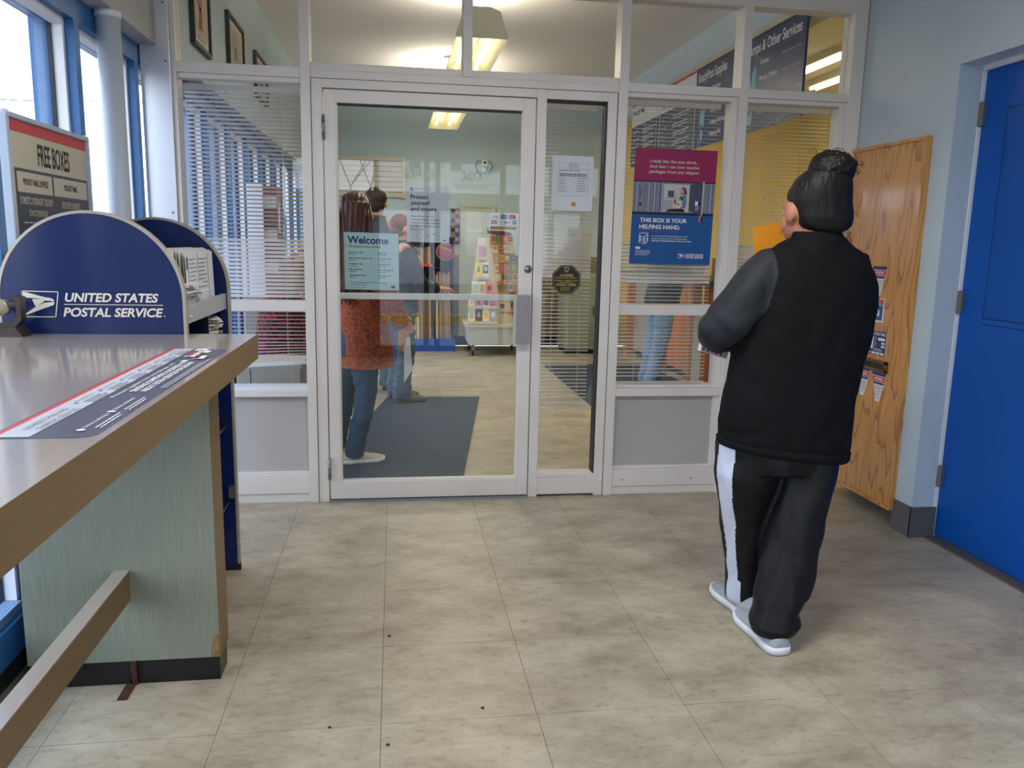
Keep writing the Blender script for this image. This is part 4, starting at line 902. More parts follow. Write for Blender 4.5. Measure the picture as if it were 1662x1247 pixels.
g.outline([(.048,.112),(.048,.158),(.058,.163),(.094,.163),(.096,.118),(.090,.115)],.0035,WHITEPR); g.poly([(.052,.112),(.052,.150),(.076,.142),(.076,.104)],WHITEPR); g.poly([(.056,.114),(.056,.146),(.072,.140),(.072,.109)],PBLUE,2); g.rect(.062,.120,.066,.134,WHITEPR,3); g.outline([(.080,.106),(.080,.150),(.092,.154),(.092,.112)],.003,WHITEPR)
for i, t in enumerate(('Let a Premium PO Box manage your mail','so you can focus on more important things.','Talk with a Retail Associate to rent yours today.')): g.text(t,.116,.146-.0125*i,.0075,WHITEPR,(.2,.2,.225)[i],.012 if i < 2 else .03,0,'L',2)
g.rect(.030,.078,.056,.090,WHITEPR); g.rect(.062,.082,.082,.085,INK); g.lines(.030,.115,.068,4,.0075,.0035,LGREY)
eagle(g,.270,.034,.038,.024,WHITEPR,PBLUE); g.text('UNITED STATES',.314,.048,.010,WHITEPR,.100,.03,.2,'L',2); g.text('POSTAL SERVICE',.311,.034,.010,WHITEPR,.104,.03,.2,'L',2); g.rect(.312,.0455,.414,.0465,WHITEPR)
# ---- mini blinds behind the panes
def blind(x0, x1, zt, zb, label, tilt, y=.395, slant=0, m=BLIND, cords=(.25,.8)):
    o = thing('window_blind', label, 'blind', ((x0+x1)/2, y, zt)); L = x1-x0
    put('head_rail', B(x0,x1,y-.014,y+.014,zt-.022,zt+.004,m,.002), o)
    cache = {}; n = int((zt-.035-zb)/.0205)
    for i in range(n):
        z = zt-.036-i*.0205; a = tilt(z); key = round(a)
        if key not in cache:
            t = math.radians(key); mb = MB(); pr = [(-.0125,0),(-.006,.0016),(0,.0022),(.006,.0016),(.0125,0)]
            P = [(u*math.cos(t)-w*math.sin(t), u*math.sin(t)+w*math.cos(t)) for u, w in pr]; P2 = [(u*math.cos(t)-w*math.sin(t), u*math.sin(t)+w*math.cos(t)) for u, w in [(q[0], q[1]-.0004) for q in pr[::-1]]]
            mb.prism(P+P2, -L/2+.002, L/2-.002, 'x', m, True); cache[key] = mb.mesh('slat')
        s = bpy.data.objects.new('slat', cache[key]); COL.objects.link(s); s.parent = o
        k = max(0, 1-(z-zb)/.12)*slant
        s.location = (0, 0, z-zt+k*.5); s.rotation_euler = (0, -k*1.0/L, 0)
    br = put('bottom_rail', B(x0,x1,y-.009,y+.009,zb-.014,zb+.002,m,.002), o)
    if slant: br.rotation_euler = (0, -slant/L, 0); br.location.z += 0
    for c in cords:
        xx = x0+L*c; put('cord', MB().tube([(xx,y-.014,zt-.02),(xx,y-.0145,zb)], .0011, CORD, 5, False).tube([(xx,y+.014,zt-.02),(xx,y+.0145,zb)], .0011, CORD, 5, False), o)
    put('pull_cord', MB().tube([(x0+L*.35,y-.02,zt-.02),(x0+L*.352,y-.021,1.66)], .0013, CORD, 5, False).ell((x0+L*.352,y-.021,1.65),(.006,.006,.012),CORD,8,6), o)
    return o
def tl_left(z): return -20 if z > 1.75 else (-17 if z > 1.38 else (34 if z > 1.07 else 4))
def tl_mid(z): return 4 if z > 1.44 else (44 if z > 1.19 else 3)
def tl_right(z): return round(math.degrees(math.atan((z-1.37)/4.37)))+3 if z > 1.40 else (40 if z > 1.17 else 2)
blind(-.985, -.40, 2.12, .72, 'white mini blind in the left pane, its bottom rail hanging crooked', tl_left, slant=.035, m=BLINDL)
blind(.83, 1.115, 2.10, .495, 'narrow mini blind in the side window beside the glass door', tl_mid)
blind(1.245, 1.805, 2.14, .615, 'ivory mini blind behind the large magenta and blue poster', tl_right)
blind(1.90, 2.44, 2.14, .615, 'ivory mini blind in the pane behind the standing person, next the right wall', tl_right, cords=(.15,.45))
# ---- floor specks
for i, (x, y) in enumerate(((-.30,-2.02),(-.24,-2.01),(-.145,-1.83),(.30,-1.78),(.02,-1.93),(-.16,-2.42),(.11,-2.5),(.02,-1.3))):
    r_ = rnd.uniform(.003,.0065)
    tagm('dirt_crumb', MB().ell((x,y,r_*.4),(r_,r_*.8,r_*.5),RUST,8,5), ('dark dirt crumb on the floor, %s' % ('left of the pair beside the chipped pedestal','right of the pair beside the chipped pedestal','just beyond the pair by the chipped pedestal','right of the long tile joint, mid floor','single one left of the long tile joint','large one by the bottom edge, left','by the bottom edge beside the long joint','farthest one, nearer the glass door')[i]), 'crumb', (x,y,0), 'dirt crumbs on the floor')
# ================================================================== LOBBY THINGS
def floor_mat(name, pts, label):
    mb = MB().prism(pts, .0, .006, 'z', MAT1)
    return tagm(name, mb, label, 'mat', (sum(p[0] for p in pts)/len(pts), sum(p[1] for p in pts)/len(pts), 0))
m1 = floor_mat('entrance_mat', [(-.45,.62),(.443,.62),(.80,3.15),(-.02,3.18)], 'blue-grey entrance mat lying just inside the glass door')
m1.data.materials[0] = MAT1
floor_mat('counter_mat', [(1.72,.62),(2.98,.62),(2.98,5.12),(1.74,5.12)], 'blue-grey floor mat along the service counter on the right')
# hanging fluorescent fixtures
def fixture(y0, label, lit=True):
    o = thing('hanging_light', label, 'lamp', (.61, y0+.62, 2.68), None); x, z = .61, 2.68
    sec = [(-.17,0),(-.165,.03),(-.12,.165),(-.055,.19),(.055,.19),(.12,.165),(.165,.03),(.17,0)]
    put('end_plate', MB().prism([(x+a,z+b) for a,b in sec], y0, y0+.006, 'y', LAMPW), o)
    put('end_plate', MB().prism([(x+a,z+b) for a,b in sec], y0+1.24, y0+1.246, 'y', LAMPW), o)
    mb = MB()
    for (a,b),(c,d) in (((-.17,0),(-.11,.10)),((.11,.10),(.17,0)),((-.11,.10),(-.04,.10)),((.04,.10),(.11,.10)),((-.04,.10),(0,.03)),((0,.03),(.04,.10))):
        mb.add([(x+a,y0+.006,z+b),(x+c,y0+.006,z+d),(x+c,y0+1.24,z+d),(x+a,y0+1.24,z+b),(x+a,y0+.006,z+b+.002),(x+c,y0+.006,z+d+.002),(x+c,y0+1.24,z+d+.002),(x+a,y0+1.24,z+b+.002)], [(0,1,2,3),(7,6,5,4),(0,3,7,4),(1,5,6,2)], LAMPW)
    put('reflector', mb, o)
    put('housing', B(x-.06,x+.06,y0+.006,y0+1.24,z+.115,z+.185,LAMPW), o)
    for q in (-.078,.078): put('tube', MB().tube([(x+q,y0+.02,z+.058),(x+q,y0+1.22,z+.058)], .016, TUBEM, 14), o)
    for q in (.14, 1.1):
        put('stem', MB().tube([(x,y0+q,z+.18),(x,y0+q,CEIL-.03)], .007, STEEL, 10).ell((x,y0+q,z+.215),(.013,.013,.013),BRASS,10,6), o)
        put('canopy', MB().tube([(x,y0+q,CEIL-.035),(x,y0+q,CEIL)], [.045,.06], LAMPW, 20), o)
fixture(1.50, 'hanging fluorescent light above the glass door, the nearest one')
fixture(4.58, 'hanging fluorescent light deeper in the lobby, seen through the glass door')
for i, (lx, ly) in enumerate(((4.2,4.0),(4.75,4.4),(4.2,1.6))):
    o = thing('strip_light', 'bare fluorescent strip light on the office ceiling, %s' % ('left in the top right pane','lower one in the top right pane','hidden nearest the right wall')[i], 'lamp', (lx,ly,CEIL))
    put('housing', B(lx-.07,lx+.07,ly-.62,ly+.62,CEIL-.06,CEIL,LAMPW), o)
    for q in (-.035,.035): put('tube', MB().tube([(lx+q,ly-.6,CEIL-.078),(lx+q,ly+.6,CEIL-.078)], .016, TUBEM, 12), o)
# menu boards hanging under the bulkhead
def board(y0, y1, label, kind):
    o = thing('menu_board', label, 'sign', (2.72,(y0+y1)/2,2.25))
    put('panel', B(2.712,2.73,y0,y1,2.25,2.93, NAVY if kind in 'AB' else WHITEPR), o)
    put('top_bar', B(2.70,2.742,y0-.01,y1+.01,2.925,2.965, mat('board_rail',(190,180,164),.4)), o); put('end_knob', MB().ell((2.72,y0-.015,2.945),(.02,.012,.02),INK,10,6), o)
    for yy_ in (y0+.2, y1-.2): put('bracket', B(2.742,2.751,yy_-.02,yy_+.02,2.93,2.96,STEEL), o)
    return o, Fr((2.712,y1,2.25),(0,-1,0),(0,0,1),o,'lettering'), Fr((2.712,y1,2.25),(0,-1,0),(0,0,1),o,'picture'), y1-y0
o, f, p, w = board(1.27, 2.235, 'navy hanging board headed stamps and other services, rightmost of the row', 'A')
f.text('Stamps & Other Services', .05,.555,.075,WHITEPR,.86,.02,0,'L',1,4); f.rect(.02,.522,w-.02,.527,PBLUE)
for i, (a, b) in enumerate((('Stamps','Books, sheets, coils'),('Money Orders','Domestic, international'),('PO Boxes','Open or renew a box here'),('Passports','Photos and applications'))):
    z = .46-.115*i; f.text(a,.30,z,.034,WHITEPR,None,.02); f.text(b,w-.32,z,.020,LGREY,.27); f.rect(.28,z-.035,w-.02,z-.033,PBLUE)
p.poly([(.08,.12),(.08,.36),(.13,.44),(.17,.30),(.17,.16)],CARD_C[7]); p.poly([(.17,.14),(.17,.42),(.23,.48),(.25,.20),(.2,.12)],mat('print_aqua',(120,190,205),.5)); p.poly([(.10,.05),(.14,.13),(.22,.12),(.2,.05)],CARD_C[7],2)
o, f, p, w = board(2.255, 3.225, 'navy hanging board headed packing supplies, second from the right', 'B')
f.text('ReadyPost Supplies', .05,.555,.075,WHITEPR,.62,.02,0,'L',1,4); f.rect(.02,.522,w-.02,.527,PBLUE)
for i, a in enumerate(('Envelopes','Mailing Tubes','Boxes','Labels & Packing Tape','Shipping Kits')): z = .45-.095*i; f.text(a,.36,z,.034,WHITEPR,None,.02); f.rect(.34,z-.03,w-.02,z-.028,PBLUE)
p.poly([(.10,.34),(.12,.47),(.26,.48),(.26,.36)],CARD_C[7]); p.poly([(.12,.20),(.14,.31),(.24,.31),(.22,.16)],mat('print_aqua',(120,190,205),.5)); p.poly([(.15,.05),(.16,.15),(.21,.13),(.19,.04)],CARD_C[7])
o, f, p, w = board(3.245, 4.215, 'white and charcoal hanging rate board with red top stripe, third from the right', 'C')
p.rect(0,.655,w,.68,REDP); p.rect(0,0,w,.44,SLATE); f.text('Priority Mail Express', .05,.56,.055,INK,.6,.02,0,'L',2)
for i in range(5): f.text(('From','Overnight','Flat rate','Tracking','Insurance')[i],.06,.36-.08*i,.026,WHITEPR,None,.01,0,'L',2); f.lines(.4,.9,.365-.08*i,2,.026,.010,WHITEPR,2); p.rect(.02,.34-.08*i,w-.02,.342-.08*i,LGREY,2)
for i in range(3): f.text(('1-Day','2-Day','3-Day')[i],.06+.3*i,.47,.026,INK,None,.02,0,'L',2)
o, f, p, w = board(4.235, 5.205, 'white and charcoal hanging rate board, farthest of the row', 'D')
p.rect(0,.655,w,.68,REDP); p.rect(0,0,w,.44,SLATE); f.text('Priority Mail', .05,.56,.055,INK,.4,.02,0,'L',2)
for i in range(5): f.lines(.06,.3,.365-.08*i,1,.026,.018,WHITEPR,2,.2); f.lines(.4,.9,.365-.08*i,2,.026,.010,WHITEPR,2)
# service counter
sc = thing('service_counter', 'long service counter with orange oak pedestals under the hanging boards', 'counter', (3.25,3.6,0))
put('worktop', B(2.96,3.75,1.0,6.3,1.02,1.06,mat('counter_top_dark',(60,56,60),.35)), sc)
for i in range(4):
    y = 1.1+1.3*i
    put('pedestal', B(2.99,3.07,y,y+.10,0,1.02,ORWOOD), sc); put('pedestal', B(2.99,3.07,y+.95,y+1.05,0,1.02,ORWOOD), sc)
    put('front_panel', B(3.07,3.09,y+.10,y+.95,.08,1.02,BEIGEM if i % 2 else ORWOOD), sc); put('toe_kick', B(3.12,3.14,y,y+1.2,0,.08,DARKG), sc)
put('low_screen', B(2.995,3.01,3.45,3.82,0,.72,mat('cream_panel',(206,200,182),.5)), sc)
sh = thing('counter_terminal', 'dark display terminal standing on the service counter behind the ivory blind', 'terminal', (3.3,4.4,1.06))
put('screen', B(3.25,3.29,4.2,4.6,1.16,1.46,INK,.004), sh); put('stand', B(3.25,3.33,4.35,4.45,1.06,1.17,ALU_D), sh)
for i, (y, c, t) in enumerate(((3.0,CARDB,'open cardboard parcel on the service counter, nearest the leaning person'),(5.0,CARDB2,'brown parcel on the service counter, far end'))):
    o = tagm('parcel', B(3.05,3.4,y,y+.45,1.06,1.06+.22,c,.003), t, 'parcel', (3.2,y+.2,1.06))
    put('packing_tape', B(3.049,3.401,y+.2,y+.25,1.07,1.2805,mat('clear_tape', (160,150,128), .25)), o)
lc = thing('low_cabinet', 'pale green-grey low cabinet at the far end near the service counter', 'cabinet', (2.45,6.3,0))
put('body', B(2.2,2.62,6.05,6.6,.06,1.02,BEIGEM,.004), lc); put('door', B(2.23,2.59,6.035,6.052,.1,.98,mat('sage_panel',(140,150,128),.5),.003), lc); put('plinth', B(2.22,2.6,6.07,6.58,0,.06,DARKG), lc); put('handle', B(2.54,2.56,6.02,6.035,.5,.62,STEEL), lc)
# framed posters high on the left wall
for i, (y0, y1, z0, z1) in enumerate(((.87,1.30,2.42,2.92),(1.76,2.32,2.50,2.85),(2.74,3.33,2.49,2.84))):
    y0 += .1*i; y1 += .1*i
    o = thing('framed_poster', 'black-framed poster high on the left lobby wall, %s' % ('nearest and largest','middle of three','farthest of three')[i], 'picture', (-1.05,(y0+y1)/2,z0))
    t = .022
    put('frame', MB().box(-1.053,-1.025,y0,y0+t,z0,z1,INK).box(-1.053,-1.025,y1-t,y1,z0,z1,INK).box(-1.053,-1.025,y0+t,y1-t,z0,z0+t,INK).box(-1.053,-1.025,y0+t,y1-t,z1-t,z1,INK), o)
    put('mat_board', B(-1.052,-1.040,y0+t,y1-t,z0+t,z1-t,CREAM), o)
    f = Fr((-1.0398,y0+t,z0+t),(0,1,0),(0,0,1),o,'print'); w, h_ = y1-y0-2*t, z1-z0-2*t
    f.rect(.03,.06,w-.03,h_-.03,[mat('print_tan',(190,170,150),.6),mat('print_beige',(176,166,144),.6),mat('print_fawn',(160,140,120),.6)][i]); f.disc(w*.5,h_*.62,w*.16,[MAGENTA,PGREY,BRICKR][i],2,16,h_*.2); f.poly([(w*.35,h_*.2),(w*.45,h_*.5),(w*.6,h_*.45),(w*.62,h_*.2)],[BRICKR,GINK,PGREY2][i],2); f.lines(.04,w-.04,.045,2,.014,.006,INK,2)
# far wall: roll shutter, framed picture, white door, camera
rs = thing('roller_shutter', 'cream slatted roll shutter on the far wall behind the long-haired person', 'shutter', (-.28,YE-.03,1.93))
put('frame', MB().box(-.78,.19,YE-.05,YE,2.395,2.45,HOLDER).box(.15,.19,YE-.05,YE,1.93,2.395,HOLDER).box(-.78,-.74,YE-.05,YE,1.93,2.395,HOLDER), rs)
for i in range(7): put('slat', B(-.74,.15,YE-.035,YE-.02,1.94+i*.065,2.0+i*.065,HOLDER,.003), rs)
fp = thing('framed_notice_grid', 'dark framed board of small notices on the far wall', 'picture', (.84,YE,1.4))
put('frame', MB().box(.775,.905,YE-.03,YE,1.38,1.82,mat('grey_frame',(120,116,112),.5)), fp)
f = Fr((.785,YE-.031,1.39),(1,0,0),(0,0,1),fp,'picture')
for i in range(7):
    for j in range(2): f.rect(.004+j*.055,.005+i*.06,.054+j*.055,.055+i*.06,[INK,PGREY2,CARD_C[10],CARD_C[0]][(i*2+j*3) % 4])
d3 = struct('door_3', loc=(1.13,YE,0))
put('frame', MB().box(.90,.945,YE-.03,YE,.13,1.88,mat('sage_white',(190,198,188),.5)).box(1.33,1.375,YE-.03,YE,.13,1.88,mat('sage_white',(190,198,188),.5)).box(.945,1.33,YE-.03,YE,1.84,1.88,mat('sage_white',(190,198,188),.5)), d3)
put('leaf', B(.945,1.33,YE-.02,YE,.13,1.84,mat('sage_white',(190,198,188),.5)), d3); put('window', B(.985,1.19,YE-.0235,YE-.019,1.2,1.78,mat('frosted_light',(204,212,206),.25),.001), d3); put('crossbar', B(.985,1.19,YE-.03,YE-.022,1.52,1.54,WHITEP), d3)
cc = thing('security_camera', 'white wall camera with blue cables above the reflected street number', 'camera', (1.21,YE-.08,2.40))
put('body', B(1.175,1.245,YE-.16,YE-.06,2.37,2.44,WHITEP,.006), cc); put('lens', MB().tube([(1.21,YE-.175,2.405),(1.21,YE-.155,2.405)], .017, INK, 16), cc); put('bracket', MB().box(1.185,1.235,YE-.06,YE,2.30,2.42,WHITEP), cc)
for s_ in (-1, 1): put('cable', MB().tube([(1.21+s_*.035,YE-.09,2.43),(1.21+s_*.09,YE-.05,2.43),(1.21+s_*.11,YE-.03,2.37),(1.21+s_*.07,YE-.02,2.28)], .005, PBLUE, 6), cc)
# ---- box shelf against the far wall

bs = thing('box_display_shelf', 'navy shelf unit filled with flat cardboard boxes against the far wall', 'shelf', (.15,6.5,0))
X0, X1, YS0, YS1 = -.55, .765, 6.30, 6.72
put('base', B(X0-.02,X1+.045,YS0-.03,YS1,0,.16,mat('bright_blue_laminate',(34,76,158),.4)), bs)
put('side', B(X0-.02,X0,YS0,YS1,.16,1.42,NAVY), bs); put('side', B(X1,X1+.02,YS0,YS1,.16,1.42,NAVY), bs); put('back', B(X0,X1,YS1-.02,YS1,.16,1.42,NAVYD), bs)
put('top', B(X0-.02,X1+.02,YS0,YS1,1.42,1.44,NAVY), bs)
for x in (-.22,.10,.52): put('divider', B(x-.006,x+.006,YS0+.01,YS1-.02,.16,1.42,NAVYD), bs)
for x0, x1, z in ((X0,-.22,.78),(-.22,.10,1.10),(.10,.52,1.10),(.10,.52,.80),(.52,X1,1.06)):
    s_ = put('shelf_board', B(x0+.006,x1-.006,YS0,YS1-.02,z-.015,z,NAVYD), bs); 
    if x0 < .5: put('price_strip', B(x0+.006,x1-.006,YS0-.006,YS0,z-.028,z+.004,REDP), s_)
rnd = random.Random(21); n_ = 0
def sheets(x0, x1, z, h0, h1, dy, n, lean=0):
    for k in range(n):
        x = x0+(x1-x0)*(k+.5)/n; t = (x1-x0)/n*.42; hh = rnd.uniform(h0,h1); q = lean*rnd.uniform(.5,1.3); m = [CARDB,CARDB2,CARDB,PAPER3][rnd.choice((0,0,1,1,2,3))]
        mb = MB().add([(x-t,YS0+dy,z),(x+t,YS0+dy,z),(x+t+q,YS0+dy,z+hh),(x-t+q,YS0+dy,z+hh),(x-t,YS1-.06,z),(x+t,YS1-.06,z),(x+t+q,YS1-.06,z+hh),(x-t+q,YS1-.06,z+hh)],[(0,1,2,3),(7,6,5,4),(0,4,5,1),(1,5,6,2),(2,6,7,3),(3,7,4,0)],m)
        sec = 'top right bay' if z > 1 and x0 > .05 else ('tall right bay' if x0 > .5 else ('middle bay' if z > .7 else ('lower bay' if x0 > .05 else 'bay behind the two men')))
        tagm('flat_box', mb, 'flat folded cardboard box upright in the %s of the navy shelf' % sec, 'box', (x,YS0+.1,z), 'flat boxes in the %s of the shelf' % sec)
sheets(.135,.50,1.10,.20,.23,.02,15,-.008); sheets(.14,.40,.80,.15,.20,.02,9,-.008); sheets(.14,.505,.16,.52,.58,.01,17,-.010); sheets(.555,.755,.16,.80,.86,.01,12,-.018); sheets(-.21,.09,1.10,.18,.24,.02,10); sheets(-.21,.09,.16,.5,.8,.02,10)
# ---- greeting card spinner on a white wheeled base
cs = thing('greeting_card_stand', 'tapering ivory greeting card stand on a white wheeled base', 'display stand', (1.24,6.1,0))
cx, cy = 1.24, 6.1
put('base', MB().add([(.95,5.83,.14),(1.62,5.83,.14),(1.62,6.45,.14),(.95,6.45,.14),(.93,5.80,.36),(1.66,5.80,.36),(1.66,6.5,.36),(.93,6.5,.36)],[(0,3,2,1),(4,5,6,7),(0,1,5,4),(1,2,6,5),(2,3,7,6),(3,0,4,7)],mat('white_base_laminate',(190,192,182),.45)), cs)
for x, y in ((1.0,5.88),(1.56,5.88),(1.0,6.4),(1.56,6.4)):
    c_ = put('caster', MB().tube([(x-.012,y,.035),(x+.012,y,.035)], .035, DARKG, 16), cs); put('fork', B(x-.02,x+.02,y-.015,y+.015,.06,.14,STEEL), c_)
put('tray', B(.90,1.68,5.78,6.5,.36,.40,HOLDER,.006), cs)
# narrow front face (faces the door): a tall tapering board
def lerp(a,b,t): return a+(b-a)*t
ZT, ZB = 1.44, .40
bodyv = [(.915,5.82,ZB),(1.30,5.80,ZB),(1.62,6.05,ZB),(1.30,6.45,ZB),(1.06,5.98,ZT),(1.15,5.98,ZT),(1.22,6.02,ZT),(1.15,6.1,ZT)]
put('core', MB().add(bodyv,[(0,3,2,1),(4,5,6,7),(0,1,5,4),(1,2,6,5),(2,3,7,6),(3,0,4,7)],HOLDER), cs)
put('back_wing', MB().add([(1.335,5.86,ZB),(1.66,6.10,ZB),(1.66,6.12,ZB),(1.335,5.88,ZB),(1.19,6.0,1.50),(1.50,6.23,1.46),(1.50,6.25,1.46),(1.19,6.02,1.50)],[(0,1,5,4),(1,2,6,5),(2,3,7,6),(3,0,4,7),(4,5,6,7),(0,3,2,1)],HOLDER), cs)
put('header', MB().add([(1.17,5.985,1.49),(1.50,6.225,1.45),(1.50,6.245,1.45),(1.17,6.005,1.49),(1.17,5.985,1.56),(1.50,6.225,1.51),(1.50,6.245,1.51),(1.17,6.005,1.56)],[(0,1,5,4),(1,2,6,5),(2,3,7,6),(3,0,4,7),(4,5,6,7),(0,3,2,1)],CARD_C[6]), cs)
rnd = random.Random(4)
def card(o_, r, u, w, h, c, c2, label, grp):
    O, R, U = Vector(o_), Vector(r).normalized(), Vector(u).normalized(); N = R.cross(U)
    mb = MB().add([O+N*t+R*a+U*b for t in (0,.006) for a, b in ((0,0),(w,0),(w,h),(0,h))], [(0,3,2,1),(4,5,6,7),(0,1,5,4),(1,2,6,5),(2,3,7,6),(3,0,4,7)], c)
    ob = tagm('greeting_card', mb, label, 'card', O, grp)
    P = MB(); q = O+N*.0068
    P.quad([q+R*w*.12+U*h*.3, q+R*w*.88+U*h*.3, q+R*w*.88+U*h*.85, q+R*w*.12+U*h*.85], c2)
    k = rnd.randrange(3); q = O+N*.0074; c3 = CARD_C[rnd.randrange(12)]
    if k == 0: P.quad([q+R*w*.3+U*h*.4, q+R*w*.7+U*h*.4, q+R*w*.6+U*h*.75, q+R*w*.4+U*h*.75], c3)
    elif k == 1: P.quad([q+R*w*(.5+.25*math.cos(2*PI*j/12))+U*h*(.6+.16*math.sin(2*PI*j/12)) for j in range(12)], c3)
    else: P.quad([q+R*w*.2+U*h*.55, q+R*w*.8+U*h*.55, q+R*w*.8+U*h*.63, q+R*w*.2+U*h*.63], c3)
    P.quad([q+R*w*.0+U*h*.02, q+R*w*1.0+U*h*.02, q+R*w*1.0+U*h*.12, q+R*w*.0+U*h*.12], CARD_C[4])
    put('artwork', P, ob); return ob
names = {0:'top',1:'second',2:'third',3:'fourth',4:'bottom'}
fcol = [[0],[1,3],[3,3,4],[1,0,3,2],[3,8,3,0]]; fc2 = [[0],[1,8],[7,9,2],[3,2,6,5],[7,8,1,7]]
for r_i, (cols, c2s) in enumerate(zip(fcol, fc2)):
    zb = [1.18,.945,.70,.545-.03,.41][r_i]; hh = [.155,.185,.19,.165,.19][r_i]*.98; zb = [1.19,.955,.715,.60,.415][r_i]; hh = [.15,.19,.20,.10,.175][r_i]
    t = (zb-ZB)/(ZT-ZB); xm = lerp(1.108,1.105,t); yv = lerp(5.81,5.98,t)-.02; n = len(cols); w = .088
    for k in range(n):
        x = xm-n*w/2+k*w
        card((x, yv, zb), (1,-.03,0), (0,.16,1), w*.93, hh, CARD_C[cols[k]], CARD_C[c2s[k]], '%s greeting card in %s row of narrow front face%s' % ({0:'lilac',1:'yellow',2:'pink',3:'white',4:'orange',8:'charcoal'}[cols[k]], names[r_i], '' if n == 1 else ', %s' % (['left','right'] if n == 2 else ['left','middle','right'] if n == 3 else ['leftmost','second','third','rightmost'])[k]), 'cards on the narrow front face')
    put('pocket', MB().add([(xm-n*w/2-.005,yv-.022,zb-.014),(xm+n*w/2+.002,yv-.024,zb-.014),(xm+n*w/2+.002,yv-.01,zb-.004),(xm-n*w/2-.005,yv-.008,zb-.004),(xm-n*w/2-.005,yv-.022,zb+.02),(xm+n*w/2+.002,yv-.024,zb+.02),(xm+n*w/2+.002,yv-.012,zb+.02),(xm-n*w/2-.005,yv-.010,zb+.02)],[(0,3,2,1),(4,5,6,7),(0,1,5,4),(1,2,6,5),(2,3,7,6),(3,0,4,7)],HOLDER), cs)
Rw = Vector((.31,.235,0)).normalized()
for r_i in range(9):
    zb = 1.37-r_i*.117; t = (zb-ZB)/(1.10)
    for k in range(4):
        p = Vector((lerp(1.335,1.19,t), lerp(5.86,6.0,t), zb))+Rw*(.012+.098*k)+Vector((.0,-.012,0))
        a = rnd.choice((1,1,9,9,4,5,3,10,6,11,2)); b = rnd.choice((3,5,6,8,10,11,4,9,1)); cn = ('lilac','yellow','pink','white','orange','green','plum','sky','charcoal','gold','brown','teal')[a]
        card(p, Rw, (-.05,.11,1), .088, .108, CARD_C[a], CARD_C[b], '%s greeting card on wide right face, row %s, %s' % (cn, ('one','two','three','four','five','six','seven','eight','nine')[r_i], ('beside narrow face','second across','third across','right edge')[k]), 'cards on the wide right face')
# ---- lobby left: desk, kiosk, cabinets
ds = thing('writing_desk', 'narrow writing desk along the lobby windows behind the left blind', 'desk', (-.8,2.7,0))
put('top', B(-1.04,-.60,2.05,3.6,.93,.96,BEIGEM,.003), ds); put('leg', B(-1.03,-.64,2.08,2.11,0,.93,BEIGEM), ds); put('leg', B(-1.03,-.64,3.54,3.57,0,.93,BEIGEM), ds)
kk = thing('leaflet_tower', 'tall white leaflet tower behind the left blind', 'display stand', (-.93,2.35,.96))
put('panel', B(-1.03,-.915,2.3,2.33,.96,1.78,WHITEP,.003), kk); put('side', B(-.925,-.815,2.34,2.52,.96,1.76,BRICKR), kk)
for i in range(6): put('pocket', B(-.92,-.82,2.325,2.342,1.0+i*.12,1.08+i*.12,HOLDER if i % 2 else CARDB2), kk)
for i, (x0, x1, l) in enumerate(((-1.03,-.905,'left'),(-.875,-.50,'right'))):
    o = thing('filing_cabinet', 'low beige metal cabinet under the left blind, %s one' % l, 'cabinet', ((x0+x1)/2,1.05,0))
    put('body', B(x0,x1,.85,1.28,0,.665-.02*i,BEIGEM,.004), o)
    put('door', B(x0+.01,x1-.01,.843,.851,.04,.62,BEIGEM,.002), o)
    if i: put('seam', B(-.795,-.792,.8415,.844,.04,.62,DARKG), o)
    put('handle', B(x1-.05,x1-.03,.832,.844,.45,.53,STEEL), o)
# ================================================================== PEOPLE
def clothes(root, name, mb, m, vox=.011, sm=8, wr=None):
    q = fuse(mb, vox, sm, m)
    if wr: wrinkle(q, *wr)
    return put(name, q, root)
# ---------- the person with the bun, seen from behind
P = thing('person', 'person seen from behind in black jacket and black track trousers with hair in a bun', 'person', (1.40,-1.33,0))
hx, hy, hz = 1.492, -1.30, 1.515
body(P, SKIN, (1.478,-1.292,1.510), .098, (-.24,.97,-.10), (1.48,-1.34,1.40), [(1.335,-1.33,1.30),(1.625,-1.33,1.30)], [(1.165,-1.33,1.10),(1.685,-1.27,1.08)],
     [(1.245,-1.13,1.035),(1.50,-1.085,1.20)], [((.3,1,.05),(1,-.2,.3),(0,0,1)),((-.55,.35,.8),(-.3,1,0),(-1,-.3,0))],
     [(1.35,-1.32,.80),(1.51,-1.34,.80)], [(1.345,-1.25,.45),(1.455,-1.40,.45)], [(1.372,-1.24,.09),(1.352,-1.49,.09)],
     [(1.43,-1.33,.72,.16,.12),(1.43,-1.33,.85,.165,.125),(1.45,-1.33,1.0,.165,.125),(1.47,-1.33,1.15,.175,.12),(1.48,-1.33,1.28,.18,.105),(1.48,-1.34,1.36,.13,.08),(1.48,-1.34,1.40,.07,.06)], jaw=.93)
# jacket: trunk and both sleeves in one skin, charcoal raglan sleeve and black back told apart by the seam
J = MB(); yc = -1.33
J.loft([(1.425,yc,.655,.235,.165),(1.425,yc,.70,.243,.172),(1.425,yc,.76,.246,.172),(1.430,yc,.83,.243,.165),(1.442,yc,.92,.243,.160),(1.458,yc,1.02,.243,.155),(1.475,yc,1.12,.240,.150),(1.482,yc,1.21,.232,.145),(1.485,yc,1.29,.220,.130),(1.485,yc,1.345,.198,.112),(1.487,yc,1.378,.160,.098),(1.488,yc,1.402,.118,.088),(1.490,yc-.005,1.420,.088,.078)], BLACKF, 40)
J.tube([(1.39,yc,1.352),(1.335,yc,1.322),(1.285,yc,1.262),(1.232,yc-.005,1.18),(1.188,yc-.005,1.12),(1.174,yc+.02,1.085)], [.05,.064,.082,.090,.087,.078], BLACKF, 20)
J.ell((1.168,yc+.005,1.098), (.082,.075,.072), BLACKF, 20, 12)
